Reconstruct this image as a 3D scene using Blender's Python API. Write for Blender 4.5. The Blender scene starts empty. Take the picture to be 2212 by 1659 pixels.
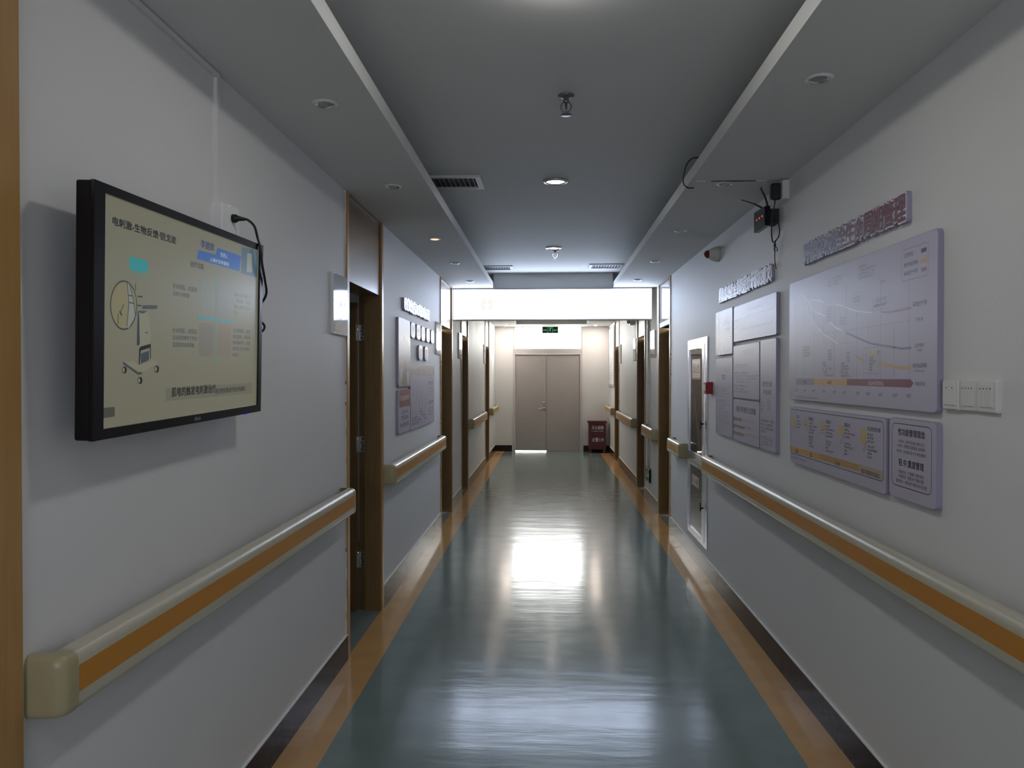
import bpy, math, random
from mathutils import Matrix, Vector
random.seed(7)
SC = bpy.context.scene
COL = SC.collection

# ------------------------------------------------------------ camera, world, exposure
FPX = 1640.0
cam_data = bpy.data.cameras.new('camera')
cam_data.sensor_fit = 'HORIZONTAL'; cam_data.sensor_width = 36.0
cam_data.lens = FPX / 2212.0 * 36.0
cam_data.clip_start = 0.02
cam = bpy.data.objects.new('camera', cam_data); COL.objects.link(cam)
cam.location = (0.0, 0.0, 1.63)
cam.rotation_euler = (math.radians(90 - 0.6106), 0.0, math.radians(2.7927))
SC.camera = cam
vs = SC.view_settings
vs.view_transform = 'Standard'; vs.look = 'None'; vs.gamma = 1.0; vs.exposure = 0.0
vs.use_curve_mapping = False
SC.cycles.max_bounces = 10
SC.cycles.diffuse_bounces = 6
SC.cycles.sample_clamp_indirect = 6.0
SC.cycles.caustics_reflective = False
SC.cycles.caustics_refractive = False

world = bpy.data.worlds.new('overcast_sky'); SC.world = world
world.use_nodes = True
bg = world.node_tree.nodes['Background']
bg.inputs[0].default_value = (1.0, 0.97, 0.94, 1); bg.inputs[1].default_value = 30.0

def area_light(name, loc, rot, sx, sy, power, color, portal=False):
    d = bpy.data.lights.new(name, 'AREA'); d.shape = 'RECTANGLE'; d.size = sx; d.size_y = sy
    d.energy = power; d.color = color
    if portal: d.cycles.is_portal = True
    o = bpy.data.objects.new(name, d); COL.objects.link(o); o.location = loc; o.rotation_euler = rot
    return o
# daylight enters through the window over the end door
area_light('window_portal', (-0.03, 16.59, 2.45), (math.radians(-90), 0, 0), 1.4, 0.44, 1.0, (1, 1, 1), portal=True)
area_light('rear_window_portal', (0.05, -3.1, 1.65), (math.radians(90), 0, 0), 1.4, 1.0, 1.0, (1, 1, 1), portal=True)  # for the unseen rear window, added as fill light
# unseen lamp added to light the room behind the open door
area_light('side_room_light', (-2.6, 6.2, 2.6), (0, 0, 0), 0.5, 0.5, 1.5, (1, 0.97, 0.92))
LAMP_NEAR = 68.0      # radiance of the near ceiling lamp
LAMP_FAR = 150.0
BOX_GLOW = 9.0         # radiance of the light box

# ------------------------------------------------------------ dimensions of the corridor
WL, WR, YE, YB = -1.165, 1.285, 16.4, -3.0
ZS, ZC = 2.69, 2.87            # soffit underside, ceiling
HEAD = 2.185

# ------------------------------------------------------------ materials
MATS = {}
def mat(key, color, rough=0.5, metal=0.0, spec=0.5, noise=0.0, nscale=8.0, bump=0.0, bscale=60.0, stretch=(1, 1, 1), coat=0.0, emit=None, estr=0.0):
    m = bpy.data.materials.new(key); m.use_nodes = True
    nt = m.node_tree; p = nt.nodes['Principled BSDF']
    p.inputs['Base Color'].default_value = (*color, 1)
    p.inputs['Roughness'].default_value = rough
    p.inputs['Metallic'].default_value = metal
    p.inputs['Specular IOR Level'].default_value = spec
    p.inputs['Coat Weight'].default_value = coat
    p.inputs['Coat Roughness'].default_value = 0.06
    if noise or bump:
        tc = nt.nodes.new('ShaderNodeTexCoord'); mp = nt.nodes.new('ShaderNodeMapping')
        mp.inputs['Scale'].default_value = stretch
        nt.links.new(tc.outputs['Object'], mp.inputs[0])
    if noise:
        n = nt.nodes.new('ShaderNodeTexNoise'); n.inputs['Scale'].default_value = nscale; n.inputs['Detail'].default_value = 5
        nt.links.new(mp.outputs[0], n.inputs[0])
        r = nt.nodes.new('ShaderNodeMix'); r.data_type = 'RGBA'
        r.inputs[6].default_value = (*[c * (1 - noise) for c in color], 1)
        r.inputs[7].default_value = (*[min(1, c * (1 + noise)) for c in color], 1)
        nt.links.new(n.outputs[0], r.inputs[0]); nt.links.new(r.outputs[2], p.inputs['Base Color'])
    if bump:
        n = nt.nodes.new('ShaderNodeTexNoise'); n.inputs['Scale'].default_value = bscale; n.inputs['Detail'].default_value = 3
        nt.links.new(mp.outputs[0], n.inputs[0])
        b = nt.nodes.new('ShaderNodeBump'); b.inputs['Strength'].default_value = bump; b.inputs['Distance'].default_value = 0.01
        nt.links.new(n.outputs[0], b.inputs['Height']); nt.links.new(b.outputs[0], p.inputs['Normal'])
    if emit is not None:
        p.inputs['Emission Color'].default_value = (*emit, 1); p.inputs['Emission Strength'].default_value = estr
    MATS[key] = m
    return m
def S(r, g, b):                       # sRGB 0-255 to linear
    return tuple(((c / 255 + 0.055) / 1.055) ** 2.4 if c > 10 else c / 255 / 12.92 for c in (r, g, b))

mat('wall', (0.735, 0.73, 0.72), 0.55, spec=0.3, noise=0.03, nscale=1.5, bump=0.05, bscale=90)
mat('ceil', (0.70, 0.71, 0.70), 0.7, spec=0.2, noise=0.03, nscale=1.0)
def floor_material(key, color):
    m = mat(key, color, 0.17, spec=0.45)
    nt = m.node_tree; p = nt.nodes['Principled BSDF']
    tc = nt.nodes.new('ShaderNodeTexCoord')
    def noise(scale, sc, detail):
        mp = nt.nodes.new('ShaderNodeMapping'); mp.inputs['Scale'].default_value = sc
        nt.links.new(tc.outputs['Object'], mp.inputs[0])
        n = nt.nodes.new('ShaderNodeTexNoise'); n.inputs['Scale'].default_value = scale; n.inputs['Detail'].default_value = detail
        nt.links.new(mp.outputs[0], n.inputs[0]); return n
    a = noise(2.2, (0.6, 2.6, 1), 2); b = noise(26.0, (0.35, 1.9, 1), 2)
    ad = nt.nodes.new('ShaderNodeMath'); ad.operation = 'MULTIPLY_ADD'
    nt.links.new(b.outputs[0], ad.inputs[0]); ad.inputs[1].default_value = 0.13; nt.links.new(a.outputs[0], ad.inputs[2])
    bp = nt.nodes.new('ShaderNodeBump'); bp.inputs['Strength'].default_value = 0.10; bp.inputs['Distance'].default_value = 0.02
    nt.links.new(ad.outputs[0], bp.inputs['Height']); nt.links.new(bp.outputs[0], p.inputs['Normal'])
    c = noise(5.0, (1, 1, 1), 6)
    mx = nt.nodes.new('ShaderNodeMix'); mx.data_type = 'RGBA'
    mx.inputs[6].default_value = (*[v * 0.82 for v in color], 1); mx.inputs[7].default_value = (*[v * 1.16 for v in color], 1)
    nt.links.new(c.outputs[0], mx.inputs[0]); nt.links.new(mx.outputs[2], p.inputs['Base Color'])
    rr = nt.nodes.new('ShaderNodeMapRange'); rr.inputs[3].default_value = 0.13; rr.inputs[4].default_value = 0.20
    nt.links.new(noise(7.0, (1, 1, 1), 4).outputs[0], rr.inputs[0]); nt.links.new(rr.outputs[0], p.inputs['Roughness'])
floor_material('vinyl', (0.185, 0.242, 0.232))
floor_material('stripe', (0.58, 0.335, 0.135))
mat('stone', (0.030, 0.026, 0.024), 0.14, spec=0.05, noise=0.4, nscale=30, bump=0.08, bscale=14, stretch=(1, 1, 2))
mat('joint', (0.02, 0.02, 0.02), 0.8)
mat('putty', (0.75, 0.75, 0.74), 0.8)
mat('wood', (0.20, 0.125, 0.052), 0.28, noise=0.25, nscale=6, stretch=(9, 0.7, 9), bump=0.03, bscale=20)
mat('wood_light', (0.44, 0.25, 0.085), 0.3, noise=0.2, nscale=6, stretch=(9, 0.7, 9))
mat('wood_dark', (0.17, 0.105, 0.042), 0.35, noise=0.25, nscale=6, stretch=(9, 0.7, 9))
mat('rail', (0.54, 0.51, 0.40), 0.26, noise=0.04, nscale=40)
mat('railcap', (0.40, 0.35, 0.20), 0.34, noise=0.05, nscale=30)
mat('railstrip', (0.56, 0.24, 0.03), 0.42, noise=0.05, nscale=20)
mat('black', (0.008, 0.008, 0.010), 0.22, spec=0.25)
mat('blackmatte', (0.02, 0.02, 0.02), 0.6)
mat('rubber', (0.012, 0.012, 0.012), 0.45)
mat('chrome', (0.75, 0.75, 0.76), 0.18, metal=1.0)
mat('steelgrey', (0.45, 0.45, 0.46), 0.35, metal=0.9)
mat('alu', (0.62, 0.63, 0.66), 0.22, metal=0.85, noise=0.05, nscale=15)
mat('sprinklermetal', (0.22, 0.22, 0.22), 0.35, metal=0.8)
mat('plastic', (0.70, 0.70, 0.66), 0.35)
mat('plasticwhite', (0.78, 0.78, 0.78), 0.4)
mat('slot', (0.03, 0.03, 0.03), 0.6)
mat('doorgrey', (0.39, 0.36, 0.345), 0.5, noise=0.05, nscale=3)
mat('framegrey', (0.55, 0.53, 0.51), 0.45)
mat('acrylic', (0.50, 0.51, 0.53), 0.06, spec=0.6, bump=0.05, bscale=4)
mat('acrylicband', (0.50, 0.42, 0.36), 0.08)
mat('panelface', (0.50, 0.46, 0.56), 0.38, spec=0.4)
mat('panelside', (0.34, 0.31, 0.42), 0.5)
mat('letterface', (0.80, 0.78, 0.86), 0.28)
mat('red', (0.30, 0.012, 0.014), 0.35)
mat('redbox', (0.10, 0.009, 0.014), 0.4, noise=0.1, nscale=10)
mat('darkred', (0.10, 0.01, 0.008), 0.3)
mat('ledred', (0.6, 0.05, 0.02), 0.4, emit=(1.0, 0.12, 0.04), estr=0.6)
mat('ledblue', (0.05, 0.05, 0.6), 0.4, emit=(0.05, 0.05, 1.0), estr=1.2)
mat('strobe', (0.58, 0.58, 0.50), 0.4)
mat('recess', (0.10, 0.115, 0.10), 0.5)
mat('stick', (0.60, 0.30, 0.17), 0.5)
mat('ventdark', (0.015, 0.015, 0.018), 0.7)
mat('vent', (0.62, 0.62, 0.62), 0.4)
mat('concrete', (0.5, 0.5, 0.48), 0.8, noise=0.1)
for k, c in dict(ink=(0.02, 0.018, 0.03), inkgray=(0.09, 0.085, 0.11), gray=(0.20, 0.19, 0.23), graylite=(0.34, 0.33, 0.38), grayline=(0.22, 0.21, 0.25),
                 graybar=(0.30, 0.27, 0.33), amber=(0.62, 0.36, 0.10), amberlite=(0.60, 0.45, 0.20), ochre=(0.48, 0.30, 0.10), tan=(0.46, 0.39, 0.26),
                 maroon=(0.20, 0.06, 0.075), maroonlite=(0.26, 0.075, 0.07), pale=(0.62, 0.56, 0.60), navy=(0.06, 0.09, 0.16), mauve=(0.36, 0.20, 0.24),
                 slate=(0.12, 0.15, 0.19), steel=(0.22, 0.22, 0.29), paleline=(0.85, 0.85, 0.9), white=(0.85, 0.85, 0.88), whiteish=(0.66, 0.65, 0.7),
                 photogray=(0.17, 0.165, 0.19), photopale=(0.62, 0.60, 0.62), photomauve=(0.36, 0.31, 0.37), photobrown=(0.20, 0.16, 0.10), photocream=(0.62, 0.52, 0.42),
                 sand=(0.60, 0.46, 0.32), sandlite=(0.62, 0.54, 0.50), taupe=(0.44, 0.34, 0.30), blueletter=(0.20, 0.23, 0.34), redletter=(0.17, 0.035, 0.05),
                 plumletter=(0.20, 0.08, 0.13), paleletter=(0.70, 0.70, 0.78), stickerwhite=(0.72, 0.70, 0.60), stickerred=(0.55, 0.05, 0.03), stickeryellow=(0.75, 0.5, 0.1),
                 boxwhite=(0.75, 0.72, 0.72), glyphorange=(0.62, 0.42, 0.34)).items():
    mat(k, c, 0.38, spec=0.4)
def screen(key, rgb, k=1.0):
    c = S(*rgb)
    mat(key, (0.01, 0.01, 0.01), 0.25, spec=0.5, emit=c, estr=k)
for k, c in dict(s_base=(102, 101, 85), s_dark=(14, 16, 20), s_teal=(34, 122, 124), s_navy=(26, 40, 88), s_blue=(40, 78, 134), s_white=(150, 162, 152), s_photo=(62, 82, 94),
                 s_pale=(114, 118, 108), s_slate=(44, 52, 62), s_slate2=(62, 66, 70), s_mint=(98, 103, 90), s_bluegray=(99, 101, 93), s_mauve=(95, 92, 82),
                 s_pink=(102, 94, 80), s_cyan=(44, 118, 122), s_faint=(88, 92, 88), s_band=(92, 91, 78), s_ink=(8, 8, 8), s_tab=(60, 62, 52), s_cream=(110, 105, 76),
                 s_line=(40, 44, 42), s_body=(110, 109, 92), s_steel=(48, 54, 58), s_dark2=(30, 44, 48)).items():
    screen(k, c)
def emitter(key, color, strength):
    m = bpy.data.materials.new(key); m.use_nodes = True; nt = m.node_tree
    e = nt.nodes.new('ShaderNodeEmission'); e.inputs[0].default_value = (*color, 1); e.inputs[1].default_value = strength
    nt.nodes.remove(nt.nodes['Principled BSDF']); nt.links.new(e.outputs[0], nt.nodes['Material Output'].inputs[0]); MATS[key] = m
emitter('lampnear', (1.0, 0.985, 0.925), LAMP_NEAR)
emitter('lampfar', (0.95, 0.97, 1.0), LAMP_FAR)
emitter('lampback', (1.0, 0.95, 0.85), 45.0)
emitter('lampwarm', (1.0, 0.45, 0.25), 2.0)
emitter('lamplit', (1.0, 0.86, 0.75), 950.0)
emitter('lamphalf', (1.0, 0.87, 0.77), 90.0)  # for the added, unseen soffit spotlights
emitter('boxglow', (0.66, 0.77, 1.0), BOX_GLOW)
emitter('boxicon', (1.0, 0.985, 0.92), 0.97)
emitter('boxarrow', (1.0, 1.0, 1.0), 1.6)
emitter('greenglow', (0.15, 0.8, 0.35), 0.55)
emitter('greendim', (0.1, 0.75, 0.3), 0.30)
def glass(key, tint, f=1.5):
    m = bpy.data.materials.new(key); m.use_nodes = True; nt = m.node_tree; nt.nodes.remove(nt.nodes['Principled BSDF'])
    t = nt.nodes.new('ShaderNodeBsdfTransparent'); t.inputs[0].default_value = (*tint, 1)
    g = nt.nodes.new('ShaderNodeBsdfGlossy'); g.inputs['Roughness'].default_value = 0.02
    fr = nt.nodes.new('ShaderNodeFresnel'); fr.inputs[0].default_value = f
    mx = nt.nodes.new('ShaderNodeMixShader')
    ge = nt.nodes.new('ShaderNodeNewGeometry'); sb = nt.nodes.new('ShaderNodeMath'); sb.operation = 'MULTIPLY'
    iv = nt.nodes.new('ShaderNodeMath'); iv.operation = 'SUBTRACT'; iv.inputs[0].default_value = 1.0
    nt.links.new(ge.outputs['Backfacing'], iv.inputs[1]); nt.links.new(fr.outputs[0], sb.inputs[0]); nt.links.new(iv.outputs[0], sb.inputs[1])
    nt.links.new(sb.outputs[0], mx.inputs[0]); nt.links.new(t.outputs[0], mx.inputs[1]); nt.links.new(g.outputs[0], mx.inputs[2])
    nt.links.new(mx.outputs[0], nt.nodes['Material Output'].inputs[0]); MATS[key] = m
glass('glassclear', (0.93, 0.95, 0.95)); glass('glasscool', (0.52, 0.535, 0.59)); glass('glasstint', (0.80, 0.84, 0.80))  # the second one dims and cools the added rear window

# ------------------------------------------------------------ geometry helpers
_txt = {}
def text_geo(s):
    k = s
    if k not in _txt:
        c = bpy.data.curves.new('t', 'FONT'); c.body = s; c.size = 1; c.resolution_u = 3; c.fill_mode = 'FRONT'
        o = bpy.data.objects.new('t', c); COL.objects.link(o)
        dg = bpy.context.evaluated_depsgraph_get()
        me = bpy.data.meshes.new_from_object(o.evaluated_get(dg))
        _txt[k] = ([(v.co.x, v.co.y) for v in me.vertices], [tuple(p.vertices) for p in me.polygons])
        bpy.data.objects.remove(o); bpy.data.curves.remove(c); bpy.data.meshes.remove(me)
    return _txt[k]

class MB:
    def __init__(s): s.v = []; s.f = []; s.m = []; s.sm = []; s.keys = []; s.layer = 0.0
    def mi(s, k):
        if k not in s.keys: s.keys.append(k)
        return s.keys.index(k)
    def add(s, vs, fs, k, smooth=False):
        o = len(s.v); s.v += [tuple(p) for p in vs]; i = s.mi(k)
        for f in fs: s.f.append(tuple(a + o for a in f)); s.m.append(i); s.sm.append(smooth)
    def box(s, u0, u1, v0, v1, w0, w1, k):
        vs = [(u, v, w) for w in (w0, w1) for v in (v0, v1) for u in (u0, u1)]
        s.add(vs, [(1, 0, 2, 3), (4, 5, 7, 6), (0, 1, 5, 4), (3, 2, 6, 7), (2, 0, 4, 6), (1, 3, 7, 5)], k)
    def slab(s, pts, w0, w1, kf, ks=None, bev=0.0):
        n = len(pts); ks = ks or kf
        cx = sum(p[0] for p in pts) / n; cy = sum(p[1] for p in pts) / n
        if bev:
            us = [p[0] for p in pts]; vs_ = [p[1] for p in pts]
            fu = 1 - 2 * bev / max(1e-6, max(us) - min(us)); fv = 1 - 2 * bev / max(1e-6, max(vs_) - min(vs_))
            mu = (max(us) + min(us)) / 2; mv = (max(vs_) + min(vs_)) / 2
            inn = [(mu + (p[0] - mu) * fu, mv + (p[1] - mv) * fv) for p in pts]
        else: inn = pts
        s.add([(p[0], p[1], w1) for p in inn], [tuple(range(n))], kf)
        s.add([(p[0], p[1], w0) for p in pts], [tuple(reversed(range(n)))], ks)
        rings = [[(p[0], p[1], w0) for p in pts], [(p[0], p[1], w1 - bev) for p in pts]]
        if bev: rings.append([(p[0], p[1], w1) for p in inn])
        for a, b in zip(rings[:-1], rings[1:]):
            s.add(a + b, [(i, (i + 1) % n, n + (i + 1) % n, n + i) for i in range(n)], ks)
    def poly(s, pts, w, k):
        a = sum(p[0] * q[1] - q[0] * p[1] for p, q in zip(pts, pts[1:] + pts[:1]))
        if a < 0: pts = pts[::-1]
        s.add([(p[0], p[1], w) for p in pts], [tuple(range(len(pts)))], k)
    def stroke(s, pts, wd, w, k):
        n = len(pts); closed = n > 3 and math.dist(pts[0], pts[-1]) < 1e-6
        L = []; Rr = []
        for i in range(n):
            if closed and i in (0, n - 1): a, b = pts[-2], pts[1]
            else: a, b = pts[max(0, i - 1)], pts[min(n - 1, i + 1)]
            dx, dy = b[0] - a[0], b[1] - a[1]; l = math.hypot(dx, dy) or 1
            nx, ny = -dy / l * wd / 2, dx / l * wd / 2
            L.append((pts[i][0] + nx, pts[i][1] + ny, w)); Rr.append((pts[i][0] - nx, pts[i][1] - ny, w))
        s.add(L + Rr, [(i, n + i, n + i + 1, i + 1) for i in range(n - 1)], k)
    def text(s, t, b, w, k, bold=0.0):
        vs, fs = text_geo(t)
        x0 = min(v[0] for v in vs); x1 = max(v[0] for v in vs); y0 = min(v[1] for v in vs); y1 = max(v[1] for v in vs)
        d = bold * 1.1
        sx = (b[2] - b[0]) / (x1 - x0 + 2 * d); sy = (b[3] - b[1]) / (y1 - y0 + 2 * d)
        for i, (dx, dy) in enumerate(((-d, -d), (d, -d), (d, d), (-d, d)) if d else ((0, 0),)):
            s.add([(b[0] + (v[0] - x0 + d + dx) * sx, b[1] + (v[1] - y0 + d + dy) * sy, w + i * 0.000003) for v in vs], fs, k)
    def glyphs(s, n, b, w, k):
        cw = (b[2] - b[0]) / n; h = b[3] - b[1]
        for i in range(n):
            if n > 5 and random.random() < 0.12: continue
            a0 = b[0] + cw * (i + 0.08); a1 = b[0] + cw * (i + 0.90); t = min(h * 0.15, cw * 0.22)
            for fy in random.sample((0.02, 0.24, 0.46, 0.68, 0.86), 3):
                j = random.random() * 0.3
                s.add([(a0 + (a1 - a0) * j, b[1] + h * fy, w), (a1, b[1] + h * fy, w), (a1, b[1] + h * fy + t, w), (a0 + (a1 - a0) * j, b[1] + h * fy + t, w)], [(0, 1, 2, 3)], k)
            for fx in random.sample((0.0, 0.3, 0.55, 0.8), 2):
                x = a0 + (a1 - a0) * fx; tw = min(t, (a1 - a0) * 0.2)
                s.add([(x, b[1], w), (x + tw, b[1], w), (x + tw, b[3], w), (x, b[3], w)], [(0, 1, 2, 3)], k)
    def prints(s, items, w):
        for i, it in enumerate(items):
            z = w + 0.00015 + i * 0.000002
            if it[0] == 'T': s.text(it[1], it[2], z, it[3], it[4])
            elif it[0] == 'G': s.glyphs(it[1], it[2], z, it[3])
            elif it[0] == 'L': s.stroke(it[1], it[2], z, it[3])
            elif it[0] == 'P': s.poly(it[1], z, it[2])
            elif it[0] == 'B': 
                q = rrect(*it[1], it[2]); s.stroke(q + q[:1], it[3], z, it[4])
            elif it[0] == 'F': s.poly(rrect(*it[1], it[2]), z, it[3])
    def tube(s, pts, r, k, n=8, caps=True):
        P = [Vector(p) for p in pts]; rings = []
        up = None
        for i, p in enumerate(P):
            d = (P[min(i + 1, len(P) - 1)] - P[max(i - 1, 0)]).normalized()
            if up is None: up = d.orthogonal().normalized()
            up = (up - d * up.dot(d)).normalized(); sd = d.cross(up)
            rr = r[i] if isinstance(r, (list, tuple)) else r
            rings.append([p + (up * math.cos(a) + sd * math.sin(a)) * rr for a in [2 * math.pi * j / n for j in range(n)]])
        vs = [q for ring in rings for q in ring]
        fs = [(i * n + j, i * n + (j + 1) % n, (i + 1) * n + (j + 1) % n, (i + 1) * n + j) for i in range(len(P) - 1) for j in range(n)]
        if caps: fs += [tuple(reversed(range(n))), tuple(range((len(P) - 1) * n, len(P) * n))]
        s.add(vs, fs, k, True)
    def lathe(s, prof, k, n=32, cu=0, cv=0, smooth=True):     # profile (radius, w) around the local w axis
        vs = []; fs = []
        for r, w in prof: vs += [(cu + r * math.cos(2 * math.pi * j / n), cv + r * math.sin(2 * math.pi * j / n), w) for j in range(n)]
        m = len(prof)
        fs = [(i * n + j, i * n + (j + 1) % n, (i + 1) * n + (j + 1) % n, (i + 1) * n + j) for i in range(m - 1) for j in range(n)]
        if prof[0][0] > 0: fs.append(tuple(reversed(range(n))))
        if prof[-1][0] > 0: fs.append(tuple(range((m - 1) * n, m * n)))
        s.add(vs, fs, k, smooth)
    def build(s, name, parent=None, frame=None):
        me = bpy.data.meshes.new(name); me.from_pydata(s.v, [], s.f)
        for k in s.keys: me.materials.append(MATS[k])
        me.polygons.foreach_set('material_index', s.m); me.polygons.foreach_set('use_smooth', s.sm); me.update()
        o = bpy.data.objects.new(name, me); COL.objects.link(o)
        if parent is not None: o.parent = parent
        elif frame is not None: o.matrix_world = frame
        return o

def rrect(u0, v0, u1, v1, r, n=6):
    if r <= 0: return [(u0, v0), (u1, v0), (u1, v1), (u0, v1)]
    r = min(r, abs(u1 - u0) / 2 * 0.999, abs(v1 - v0) / 2 * 0.999); out = []
    for cx, cy, a in ((u1 - r, v0 + r, -90), (u1 - r, v1 - r, 0), (u0 + r, v1 - r, 90), (u0 + r, v0 + r, 180)):
        for i in range(n + 1):
            t = math.radians(a + 90 * i / n); out.append((cx + r * math.cos(t), cy + r * math.sin(t)))
    return out
def fr(side, y, z, x=None, roll=0.0, tilt=0.0):
    """local frame: u to the reader's right, v up, w out of the surface"""
    if side == 'L': m = Matrix(((0, 0, 1), (1, 0, 0), (0, 1, 0))); o = (WL if x is None else x, y, z)
    elif side == 'R': m = Matrix(((0, 0, -1), (-1, 0, 0), (0, 1, 0))); o = (WR if x is None else x, y, z)
    elif side == 'E': m = Matrix(((1, 0, 0), (0, 0, -1), (0, 1, 0))); o = (x, y, z)
    else: m = Matrix(((1, 0, 0), (0, -1, 0), (0, 0, -1))); o = (x, y, z)      # 'C' hangs from a ceiling
    return Matrix.Translation(o) @ m.to_4x4() @ Matrix.Rotation(roll, 4, 'Z') @ Matrix.Rotation(tilt, 4, 'X')
def tag(o, label, cat, group=None):
    o['label'] = label; o['category'] = cat
    if group: o['group'] = group
    return o
def thing(name, label, cat, frame, group=None):
    o = bpy.data.objects.new(name, None); o.empty_display_size = 0.1; COL.objects.link(o); o.matrix_world = frame
    return tag(o, label, cat, group)
def structure(o): o['kind'] = 'structure'; return o
def smooth_path(pts, k=6):
    P = [Vector(p) for p in pts]; out = []
    for i in range(len(P) - 1):
        a, b, c, d = P[max(i - 1, 0)], P[i], P[i + 1], P[min(i + 2, len(P) - 1)]
        for j in range(k):
            t = j / k
            out.append(0.5 * ((2 * b) + (c - a) * t + (2 * a - 5 * b + 4 * c - d) * t * t + (3 * b - 3 * c + d - a) * t ** 3))
    return out + [P[-1]]
def dup(root, frame, label, group=None):
    r = root.copy(); COL.objects.link(r); r.matrix_world = frame; r['label'] = label
    if group: r['group'] = group
    for ch in list(root.children):
        c = ch.copy(); COL.objects.link(c); c.parent = r
        for g in list(ch.children):
            d = g.copy(); COL.objects.link(d); d.parent = c
    return r

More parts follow.
